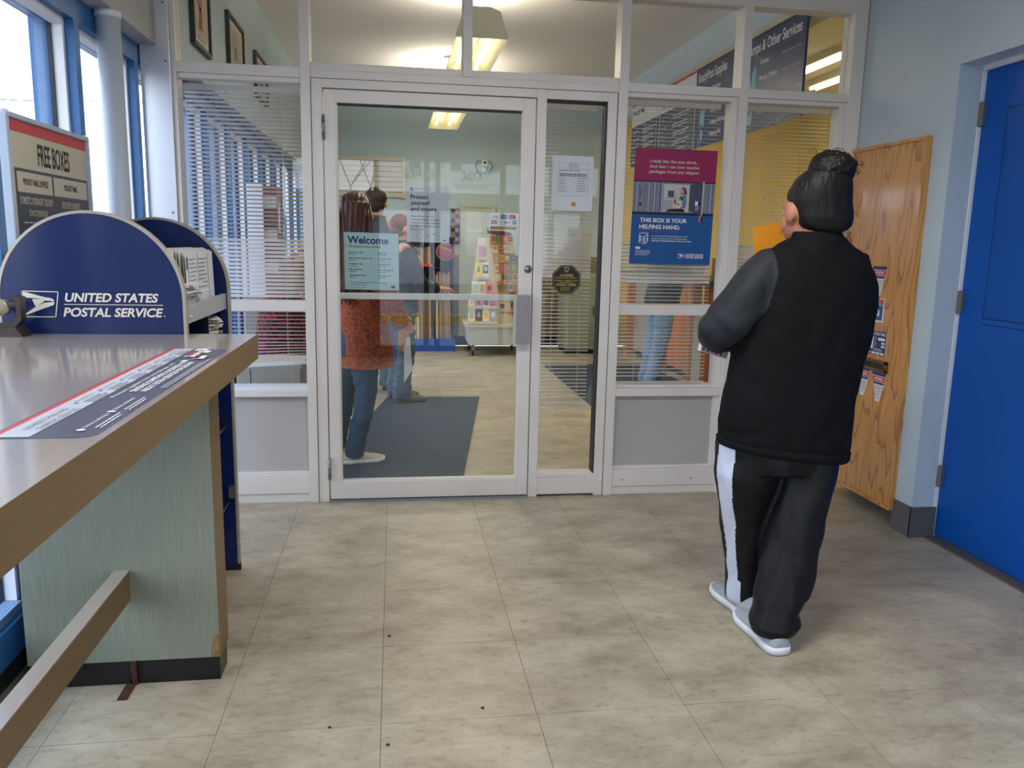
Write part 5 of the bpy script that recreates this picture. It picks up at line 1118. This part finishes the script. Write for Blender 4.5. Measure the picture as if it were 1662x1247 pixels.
J.tube([(1.172,yc+.01,1.095),(1.185,yc+.09,1.07),(1.205,yc+.17,1.05)], [.078,.066,.052], BLACKF, 18)
J.tube([(1.625,yc,1.345),(1.675,yc+.01,1.25),(1.69,yc+.035,1.15),(1.688,yc+.06,1.08)], [.058,.062,.062,.062], BLACKF, 18)
J.tube([(1.688,yc+.05,1.08),(1.60,yc+.17,1.14),(1.49,yc+.23,1.21)], [.062,.056,.046], BLACKF, 18)
jk = wrinkle(fuse(J, .0062, 16, BLACKF), .007, 8, (1,1,.8))
gi = jk.mi(GREYF)
def hem_lift(v): return max(0, min(1, (.80-v.z)/.16))*(.032*max(-1, min(1, (1.42-v.x)/.24))+.012)
jk.v = [v+Vector((0,0,hem_lift(v))) for v in jk.v]
for i, f_ in enumerate(jk.f):
    c = sum((jk.v[k] for k in f_), Vector())/len(f_)
    seam = 1.318-.25*max(0,1.30-c.z)-.5*max(0,1.18-c.z)
    if c.x < seam and c.z > .99 and c.x < 1.335: jk.m[i] = gi
    if c.x > 1.652+.0*c.z and c.z > 1.0 and c.y > yc+.03: jk.m[i] = gi
jo = put('jacket', jk, P, label='black knit jacket with charcoal raglan sleeves')
put('collar', wrinkle(fuse(MB().loft([(1.490,yc-.008,1.392,.100,.088),(1.490,yc-.004,1.418,.090,.080),(1.488,yc,1.437,.084,.074)], BLACKF, 32), .006, 3, BLACKF), .001, 9), jo)
hb = MB().rings([[Vector((1.425+rx*math.cos(a), yc+ry*math.sin(a), z)) for a in [2*PI*k/64 for k in range(64)]] for z, rx, ry in ((.690,.236,.166),(.684,.2455,.1755),(.660,.2435,.1735),(.652,.238,.168),(.662,.226,.156),(.69,.226,.156))], BLACKF, False)
hb.v = [v+Vector((0,0,hem_lift(v)-.004)) for v in hb.v]; put('hem_band', hb, jo)
T = MB()
T.loft([(1.42,yc,.80,.20,.14),(1.42,yc,.72,.225,.155),(1.418,yc,.64,.222,.152),(1.415,yc,.60,.205,.145)], BLACKT, 36)
LL = [(1.305,-1.32,.70,.115,.135),(1.305,-1.31,.58,.120,.125),(1.318,-1.29,.45,.098,.108),(1.338,-1.265,.35,.088,.098),(1.358,-1.24,.23,.080,.090),(1.372,-1.225,.12,.074,.086),(1.376,-1.222,.06,.072,.085),(1.376,-1.222,.045,.066,.080)]
RL = [(1.515,-1.34,.70,.115,.135),(1.495,-1.36,.56,.108,.125),(1.462,-1.39,.42,.102,.112),(1.442,-1.415,.33,.098,.105),(1.418,-1.44,.25,.098,.100),(1.392,-1.465,.175,.098,.096),(1.362,-1.485,.125,.072,.084),(1.356,-1.495,.085,.090,.094),(1.352,-1.50,.05,.066,.076)]
T.loft(LL, BLACKT, 32); T.loft(RL, BLACKT, 32)
tr = wrinkle(fuse(T, .0065, 10, BLACKT), .008, 9, (1,1,.55))
si = tr.mi(STRIPE)
def leg_c(z):
    for a, b in zip(LL, LL[1:]):
        if b[2] <= z <= a[2]: t = (a[2]-z)/(a[2]-b[2]); return (a[0]+(b[0]-a[0])*t, a[1]+(b[1]-a[1])*t)
    return (LL[-1][0], LL[-1][1]) if z < .05 else (1.305,-1.32)
for i, f_ in enumerate(tr.f):
    c = sum((tr.v[k] for k in f_), Vector())/len(f_); q = leg_c(c.z); a = math.degrees(math.atan2(c.y-q[1], c.x-q[0])) % 360
    if 182 < a < (222 if c.z > .15 else 232) and c.x < q[0] and c.x < 1.36: tr.m[i] = si
to = put('track_trousers', tr, P, label='black track trousers with white side stripe')
shoe(P, (1.375,-1.345,0), (1.338,-1.035,0), .105, SHOEG, SHOEW, .092, ALU_D)
shoe(P, (1.352,-1.582,0), (1.335,-1.272,0), .100, SHOEG, SHOEW, .092, ALU_D)
# hair: cap, bun of coiled strands, loose curls
H = MB(); rz = Matrix.Rotation(.16, 3, 'Z')
R_ = []
for z, rx, ry, yo, xo in ((1.655,.050,.052,-1.335,1.508),(1.635,.078,.082,-1.332,1.505),(1.605,.096,.100,-1.322,1.499),(1.57,.105,.112,-1.315,1.495),(1.54,.107,.116,-1.312,1.494),(1.51,.101,.100,-1.330,1.500),(1.485,.096,.088,-1.345,1.502),(1.46,.088,.074,-1.352,1.503),(1.442,.072,.058,-1.360,1.502),(1.430,.045,.04,-1.362,1.500)):
    R_.append([Vector((xo+rx*math.cos(a), yo+ry*math.sin(a)*(1 if math.sin(a) > 0 else .94), z)) for a in [2*PI*k/36 for k in range(36)]])
H.rings(R_[::-1], HAIRB)
hc = wrinkle(fuse(H, .006, 3, HAIRB), .0025, 30, (1,1,.2))
ho = put('hair', hc, P)
U = MB(); U.ell((1.517,-1.335,1.648),(.076,.074,.056),HAIRB,28,14)
rnd = random.Random(9)
for k in range(16):
    n_ = Vector((rnd.gauss(0,1), rnd.gauss(0,1), rnd.gauss(0,1)*.8)).normalized(); e1 = n_.orthogonal().normalized(); e2 = n_.cross(e1); off = rnd.uniform(-.35,.35); pts = []; a0 = rnd.uniform(0, 6)
    for j in range(9):
        a = a0+j*.38; q = (e1*math.cos(a)+e2*math.sin(a))*math.sqrt(1-off*off)+n_*off; pts.append((1.517+q.x*.075, -1.335+q.y*.073, 1.649+q.z*.053))
    U.tube(pts, [.004]+[.0105]*7+[.004], HAIRB, 7)
bn = wrinkle(fuse(U, .005, 3, HAIRB), .004, 40); put('bun', bn, ho)
Sx = MB()
for k in range(34):
    a = rnd.uniform(-.7,.9) if k % 3 else rnd.uniform(.9,2.4); c = Vector((1.517+.082*math.cos(a), -1.345+rnd.uniform(-.04,.03), 1.655+.048*math.sin(a))); L = rnd.uniform(.010,.022); pts = [c*1]
    for j in range(6): b = a+j*.9*(1 if k % 2 else -1); c = c+Vector((math.cos(b), rnd.uniform(-.3,.3), math.sin(b)))*L*.32; pts.append(c*1)
    Sx.tube(pts, .0009, HAIRB, 4, False)
for k in range(14):
    c = Vector((1.392+rnd.uniform(-.004,.004), -1.31, 1.50)) if k < 1 else Vector((1.560+rnd.uniform(-.02,.03), -1.37, 1.44)); pts = [c*1]
    for j in range(6): c = c+(Vector((-.006-.002*k+.006*math.sin(j),   .0, -.012)) if k < 1 else Vector((.006*math.cos(j*1.3+k), -.002, -.006+.004*math.sin(j*2)))); pts.append(c*1)
    Sx.tube(pts, .0009, HAIRB, 4, False)
for (p0, d) in (((1.455,-1.33,1.700),.024),((1.60,-1.35,1.50),.02)):
    Sx.tube([(p0[0]-d+.002*j*4, p0[1], p0[2]+.012*math.sin(j*.7)) for j in range(7)], .0008, HAIRB, 4, False)
put('loose_curls', Sx, ho)
mb = MB(); O = Vector((1.380,-1.10,1.30)); R = Vector((1,.10,.20)).normalized(); Uv = Vector((-.10,.10,1)).normalized(); N = R.cross(Uv).normalized()
ev = [O+N*t+R*a+Uv*b for t in (-.002,.002) for a, b in ((0,0),(.24,0),(.24,.155),(0,.155))]
eo = tagm('manila_envelope', MB().add(ev,[(0,3,2,1),(4,5,6,7),(0,1,5,4),(1,2,6,5),(2,3,7,6),(3,0,4,7)],MANILA), 'orange manila envelope held up at the left of the standing person\'s head', 'envelope', O)
put('flap', MB().add([O+N*.0025+R*a+Uv*b for a, b in ((.19,.0),(.24,.0),(.24,.155),(.19,.155))],[(0,1,2,3)],MANILA), eo)
O = Vector((1.158,-1.165,1.000)); R = Vector((1,.2,-.30)).normalized(); Uv = Vector((.22,0,1)).normalized(); N = R.cross(Uv)
FW = mat('floral_wrap_white', (222,216,220), .6)
fp_ = tagm('floral_parcel', MB().add([O+N*t+R*a+Uv*b for t in (-.02,.0) for a, b in ((0,0),(.12,0),(.12,.085),(0,.085))],[(0,3,2,1),(4,5,6,7),(0,1,5,4),(1,2,6,5),(2,3,7,6),(3,0,4,7)],FW), 'small white parcel with pink and blue flower dots under the standing person\'s elbow', 'parcel', O)
g = Fr(O+N*.0, R, Uv, fp_, 'flower_dots')
for i in range(5):
    for j in range(4): g.disc(.010+i*.020+(j % 2)*.010, .010+j*.021, .0065, [mat('dot_red',(196,70,84),.6),mat('dot_blue',(96,104,170),.6),mat('dot_pink',(214,140,170),.6)][(i+j) % 3], 1, 10)
# ---------- long-haired person in the rust cardigan behind the door
P = thing('person', 'long-haired person in rust knit cardigan, jeans and cream sneakers behind the glass door', 'person', (-.18,1.05,0))
body(P, SKIN2, (-.185,1.06,1.545), .085, (1,.35,-.1), (-.19,1.07,1.40), [(-.15,.90,1.33),(-.17,1.22,1.33)], [(.035,.88,1.06),(-.08,1.28,1.06)],
     [(.085,.93,.85),(.06,1.24,.90)], [((.12,.05,-1),(-.5,1,0),(1,.3,0)),((.6,-.1,-.6),(-.2,-1,0),(.6,0,.6))],
     [(-.17,.97,.82),(-.19,1.13,.82)], [(-.125,.96,.45),(-.26,1.12,.45)], [(-.20,.985,.09),(-.33,1.14,.09)],
     [(-.18,1.05,.74,.105,.15),(-.18,1.05,.9,.11,.155),(-.17,1.05,1.05,.10,.14),(-.16,1.05,1.2,.105,.155),(-.165,1.06,1.32,.09,.15),(-.19,1.07,1.39,.06,.07)])
C = MB(); C.loft([(-.125,1.04,.615,.158,.175),(-.125,1.04,.70,.162,.182),(-.135,1.04,.85,.155,.180),(-.15,1.04,1.02,.140,.175),(-.16,1.05,1.18,.135,.180),(-.165,1.06,1.30,.12,.175),(-.18,1.06,1.37,.09,.13),(-.188,1.07,1.41,.062,.07)], KNIT, 36)
C.tube([(-.155,.91,1.32),(-.07,.88,1.19),(.03,.87,1.05),(.075,.90,.93),(.086,.925,.875)], [.07,.066,.058,.05,.045], KNIT, 18)
C.tube([(-.17,1.21,1.32),(-.11,1.26,1.17),(-.06,1.27,1.05),(.05,1.24,.92)], [.07,.064,.056,.045], KNIT, 18)
cg = put('cardigan', wrinkle(fuse(C, .010, 6, KNIT), .005, 7, (1,1,.4)), P)
put('ribbed_hem', MB().rings([[Vector((-.125+(.162+.002*(k % 2))*math.cos(2*PI*k/120), 1.04+(.180+.002*(k % 2))*math.sin(2*PI*k/120), z)) for k in range(120)] for z in (.612,.655)], KNIT, False, False), cg)
Q = MB(); Q.loft([(-.18,1.05,.86,.12,.15),(-.18,1.05,.74,.125,.16),(-.18,1.05,.68,.12,.155)], JEAN, 28)
Q.loft([(-.155,.965,.76,.095,.085),(-.14,.96,.60,.085,.082),(-.128,.96,.47,.068,.07),(-.15,.97,.33,.064,.066),(-.188,.98,.18,.060,.064),(-.205,.985,.08,.060,.066),(-.208,.985,.045,.058,.064)], JEAN, 26)
Q.loft([(-.20,1.13,.76,.095,.085),(-.235,1.125,.60,.085,.08),(-.262,1.12,.45,.07,.07),(-.30,1.13,.25,.062,.064),(-.33,1.14,.06,.06,.062)], JEAN, 26)
put('jeans', wrinkle(fuse(Q, .010, 5, JEAN), .007, 12, (1,1,1.5)), P)
shoe(P, (-.285,.975,0), (-.022,1.035,0), .10, CANVAS, SHOEW, .088, BRASS, 'canvas_sneaker'); shoe(P, (-.42,1.14,0), (-.16,1.17,0), .10, CANVAS, SHOEW, .088, BRASS, 'canvas_sneaker')
Hh = MB(); Hh.ell((-.192,1.055,1.575),(.098,.096,.090),HAIRBR,26,16)
Hh.loft([(-.19,1.02,1.60,.09,.085),(-.195,1.01,1.50,.096,.095),(-.198,.99,1.38,.098,.10),(-.200,.955,1.25,.096,.075),(-.200,.93,1.14,.088,.055),(-.200,.915,1.06,.078,.04),(-.205,.905,1.02,.05,.025)], HAIRBR, 30)
hl = fuse(Hh, .008, 4, HAIRBR)
for i, v in enumerate(hl.v): hl.v[i] = v+Vector((.0, -.006*math.sin(v.x*210+2*math.sin(v.z*6)), 0)) if v.y < 1.05 else v
ho = put('long_hair', hl, P)
Sx = MB(); rnd = random.Random(3)
for k in range(26):
    x = -.285+k*.0075; pts = []
    for j in range(8): z = 1.58-j*.076; yv = [.965,.925,.905,.89,.878,.872,.868,.87][j]; pts.append((x+.006*math.sin(j*.9+k), yv+.012*abs((x+.195)/.1), z-(k*13 % 5)*.012))
    Sx.tube(pts, [.006,.010,.011,.011,.010,.009,.007,.003], HAIRBR, 6)
put('hair_locks', Sx, ho)
tagm('white_slip', MB().add([(.098,.925,.80),(.135,.93,.80),(.150,.935,.60),(.10,.93,.52),(.098,.928,.80),(.135,.933,.80),(.150,.938,.60),(.10,.933,.52)],[(0,3,2,1),(4,5,6,7),(0,1,5,4),(1,2,6,5),(2,3,7,6),(3,0,4,7)],PAPER), 'narrow white paper hanging from the hand of the long-haired person', 'paper', (.11,.93,.6))
# ---------- two men in front of the box shelf
def man(x, y, ht, jm, tm, hm, face, label, coat_len=.95, cap=None):
    P = thing('person', label, 'person', (x,y,0)); k = ht/1.70; fx, fy = face; f = Vector((fx,fy,0)).normalized(); s = Vector((f.y,-f.x,0))   # s = their right
    def W(a, b, z): q = Vector((x,y,0))+s*a+f*b; return (q.x, q.y, z*k)
    body(P, SKIN2, W(0,.02,1.58), .088*k, (fx,fy,-.25), W(0,-.01,1.44), [W(-.18,0,1.37),W(.18,0,1.37)], [W(-.23,.10,1.10),W(.23,.10,1.10)], [W(-.12,.30,1.04),W(.14,.30,1.04)],
         [(f*.9+s*.3,(0,0,-1),s),(f*.9-s*.3,(0,0,-1),-s)], [W(-.09,0,.85),W(.09,0,.85)], [W(-.10,.02,.47),W(.10,.02,.47)], [W(-.10,-.03,.09),W(.11,-.03,.09)],
         [(x,y,.78*k,.15,.13),(x,y,.95*k,.15,.13),(x,y,1.15*k,.16,.13),(x,y,1.32*k,.17,.11),(x,y,1.41*k,.09,.08)], .009)
    ax = abs(s.x); rx, ry = .20*ax+.145*(1-ax), .20*(1-ax)+.145*ax
    J = MB(); J.loft([(x,y,coat_len*k,rx,ry),(x,y,1.05*k,rx*1.02,ry),(x,y,1.2*k,rx*1.04,ry),(x,y,1.32*k,rx*1.0,ry*.95),(x,y,1.40*k,rx*.75,ry*.75),(x,y,1.455*k,.085,.08)], jm, 32)
    for q in (-1, 1): J.tube([W(.16*q,0,1.38),W(.215*q,.03,1.25),W(.235*q,.09,1.11),W(.20*q,.19,1.06),W(.15*q,.27,1.045)], [.072,.070,.064,.058,.048], jm, 16)
    jo = put('jacket', wrinkle(fuse(J, .011, 5, jm), .008, 8, (1,1,.8)), P)
    put('collar', MB().loft([(x,y,1.43*k,.098,.09),(x,y,1.475*k,.085,.082)], jm, 24), jo)
    T = MB(); T.loft([(x,y,1.0*k,rx*.85,ry*.95),(x,y,.88*k,rx*.92,ry),(x,y,.80*k,rx*.88,ry)], tm, 28)
    for q in (-1, 1):
        T.loft([(*W(.085*q,0,.88)[:2],.86*k,.10,.10),(*W(.095*q,.0,.65)[:2],.65*k,.09,.09),(*W(.10*q,.01,.45)[:2],.45*k,.078,.078),(*W(.105*q,-.02,.25)[:2],.25*k,.078,.078),(*W(.108*q,-.03,.1)[:2],.09*k,.082,.08),(*W(.108*q,-.03,.04)[:2],.035,.078,.076)], tm, 24)
        h0 = W(.11*q,-.10,0); t0 = W(.125*q,.185,0); shoe(P, (h0[0],h0[1],0), (t0[0],t0[1],0), .105, ALU_D if jm != OLIVE else mat('grey_brown_suede',(96,92,88),.8), INK if jm != OLIVE else mat('dark_rubber',(54,52,50),.7), .10, GINK)
    put('jeans', wrinkle(fuse(T, .011, 4, tm), .009, 13, (1,1,1.6)), P)
    H = MB(); h = Vector(W(0,.0,1.60)); H.ell(h+Vector((0,0,.02))-f*.012, (.094*k,.096*k,.088*k), hm, 24, 14); H.ell(h-f*.03-Vector((0,0,.04)), (.082*k,.075*k,.07*k), hm, 20, 12)
    put('hair', wrinkle(fuse(H, .008, 3, hm), .003, 30), P)
    return P
man(.105, 3.05, 1.60, OLIVE, JEANG, mat('chestnut_hair',(112,64,38),.6,bump=(50,.4)), (1,.25), 'person in dark olive jacket and faded jeans reaching toward the box shelf', .93)
man(-.12, 3.62, 1.85, GREYJ, JEANG, HAIRD, (.25,1), 'taller person in slate jacket behind the long-haired person, facing the far wall', .98)
# ---------- leaning customer at the service counter
P = thing('person', 'person in black jacket and light blue jeans leaning on the service counter', 'person', (2.62,3.6,0))
body(P, SKIN2, (2.80,3.6,1.50), .09, (1,0,-.4), (2.74,3.6,1.37), [(2.70,3.42,1.30),(2.70,3.78,1.30)], [(2.80,3.36,1.08),(2.80,3.84,1.08)], [(2.90,3.45,1.11),(2.90,3.72,1.11)],
     [((1,.3,0),(0,0,-1),(0,1,0)),((1,-.3,0),(0,0,-1),(0,-1,0))], [(2.62,3.5,.82),(2.62,3.7,.82)], [(2.60,3.5,.45),(2.58,3.7,.45)], [(2.50,3.48,.09),(2.53,3.72,.09)],
     [(2.62,3.6,.76,.12,.15),(2.63,3.6,.95,.12,.15),(2.67,3.6,1.12,.12,.16),(2.70,3.6,1.26,.11,.17),(2.73,3.6,1.34,.08,.09)], .009)
J = MB(); J.loft([(2.62,3.6,.76,.165,.20),(2.62,3.6,.88,.17,.205),(2.65,3.6,1.02,.165,.20),(2.68,3.6,1.17,.155,.205),(2.70,3.6,1.28,.14,.20),(2.73,3.6,1.35,.09,.12),(2.75,3.6,1.39,.075,.085)], DARKJ, 30)
for q in (-1, 1): J.tube([(2.70,3.6+.17*q,1.31),(2.75,3.6+.23*q,1.18),(2.80,3.6+.24*q,1.09),(2.95,3.6+.16*q,1.10)], [.07,.068,.062,.05], DARKJ, 16)
put('jacket', wrinkle(fuse(J, .011, 5, DARKJ), .008, 8), P)
T = MB(); T.loft([(2.62,3.6,.90,.15,.17),(2.62,3.6,.78,.155,.18)], JEANL, 26)
T.loft([(2.62,3.5,.82,.10,.10),(2.61,3.5,.6,.088,.09),(2.585,3.49,.42,.075,.08),(2.54,3.48,.22,.075,.078),(2.50,3.48,.05,.08,.08)], JEANL, 24); T.loft([(2.62,3.7,.82,.10,.10),(2.61,3.7,.6,.088,.09),(2.58,3.7,.42,.075,.08),(2.55,3.71,.2,.075,.078),(2.53,3.72,.05,.08,.08)], JEANL, 24)
put('jeans', wrinkle(fuse(T, .011, 4, JEANL), .009, 12, (1,1,1.5)), P)
shoe(P,(2.44,3.47,0),(2.71,3.5,0),.105,ALU_D,INK,.1); shoe(P,(2.47,3.72,0),(2.74,3.74,0),.105,ALU_D,INK,.1)
put('hair', fuse(MB().ell((2.785,3.6,1.535),(.097,.099,.09),HAIRD,22,12), .008, 3, HAIRD), P)
# ---------- bent customer in red plaid behind the left blind
P = thing('person', 'person in red and black plaid shirt bending over behind the left blind', 'person', (-.72,1.68,0))
body(P, SKIN2, (-.44,1.66,1.36), .088, (.6,-.2,-.5), (-.50,1.68,1.28), [(-.56,1.50,1.22),(-.56,1.86,1.22)], [(-.52,1.42,1.00),(-.52,1.94,1.0)], [(-.50,1.46,1.17),(-.36,1.80,.95)],
     [((.1,.0,1),(0,1,0),(1,0,0)),((1,-.3,-.3),(0,0,-1),(0,-1,0))], [(-.76,1.60,.80),(-.76,1.77,.80)], [(-.74,1.6,.45),(-.76,1.77,.45)], [(-.80,1.6,.09),(-.82,1.77,.09)],
     [(-.76,1.68,.74,.11,.15),(-.73,1.68,.88,.12,.15),(-.67,1.68,1.02,.12,.16),(-.60,1.68,1.14,.12,.17),(-.55,1.68,1.22,.10,.16),(-.52,1.68,1.27,.07,.08)], .009)
J = MB(); J.loft([(-.73,1.68,.56,.17,.20),(-.73,1.68,.72,.165,.20),(-.71,1.68,.88,.165,.20),(-.66,1.68,1.02,.16,.20),(-.60,1.68,1.15,.15,.205),(-.56,1.68,1.23,.12,.19),(-.52,1.68,1.30,.075,.085)], PLAID, 30)
J.tube([(-.57,1.50,1.22),(-.55,1.44,1.10),(-.52,1.42,1.01),(-.505,1.45,1.12)], [.068,.064,.06,.048], PLAID, 16); J.tube([(-.57,1.86,1.22),(-.54,1.93,1.08),(-.50,1.92,1.0),(-.40,1.82,.96)], [.068,.062,.058,.048], PLAID, 16)
put('plaid_shirt', wrinkle(fuse(J, .011, 5, PLAID), .008, 8), P)
T = MB(); T.loft([(-.75,1.68,.82,.13,.16),(-.75,1.68,.72,.135,.17)], JEAN, 24)
for yv in (1.6, 1.77): T.loft([(-.75,yv,.78,.09,.085),(-.745,yv,.45,.075,.075),(-.80,yv,.05,.07,.07)], JEAN, 20)
put('jeans', fuse(T, .011, 4, JEAN), P); shoe(P,(-.87,1.6,0),(-.60,1.6,0),.1,ALU_D,INK); shoe(P,(-.89,1.77,0),(-.62,1.77,0),.1,ALU_D,INK)
put('hair', fuse(MB().ell((-.455,1.67,1.395),(.095,.096,.086),HAIRD,22,12), .008, 3, HAIRD), P)
# ---------- customer farther along the counter, only the back of a head through the blind
finish_prints()
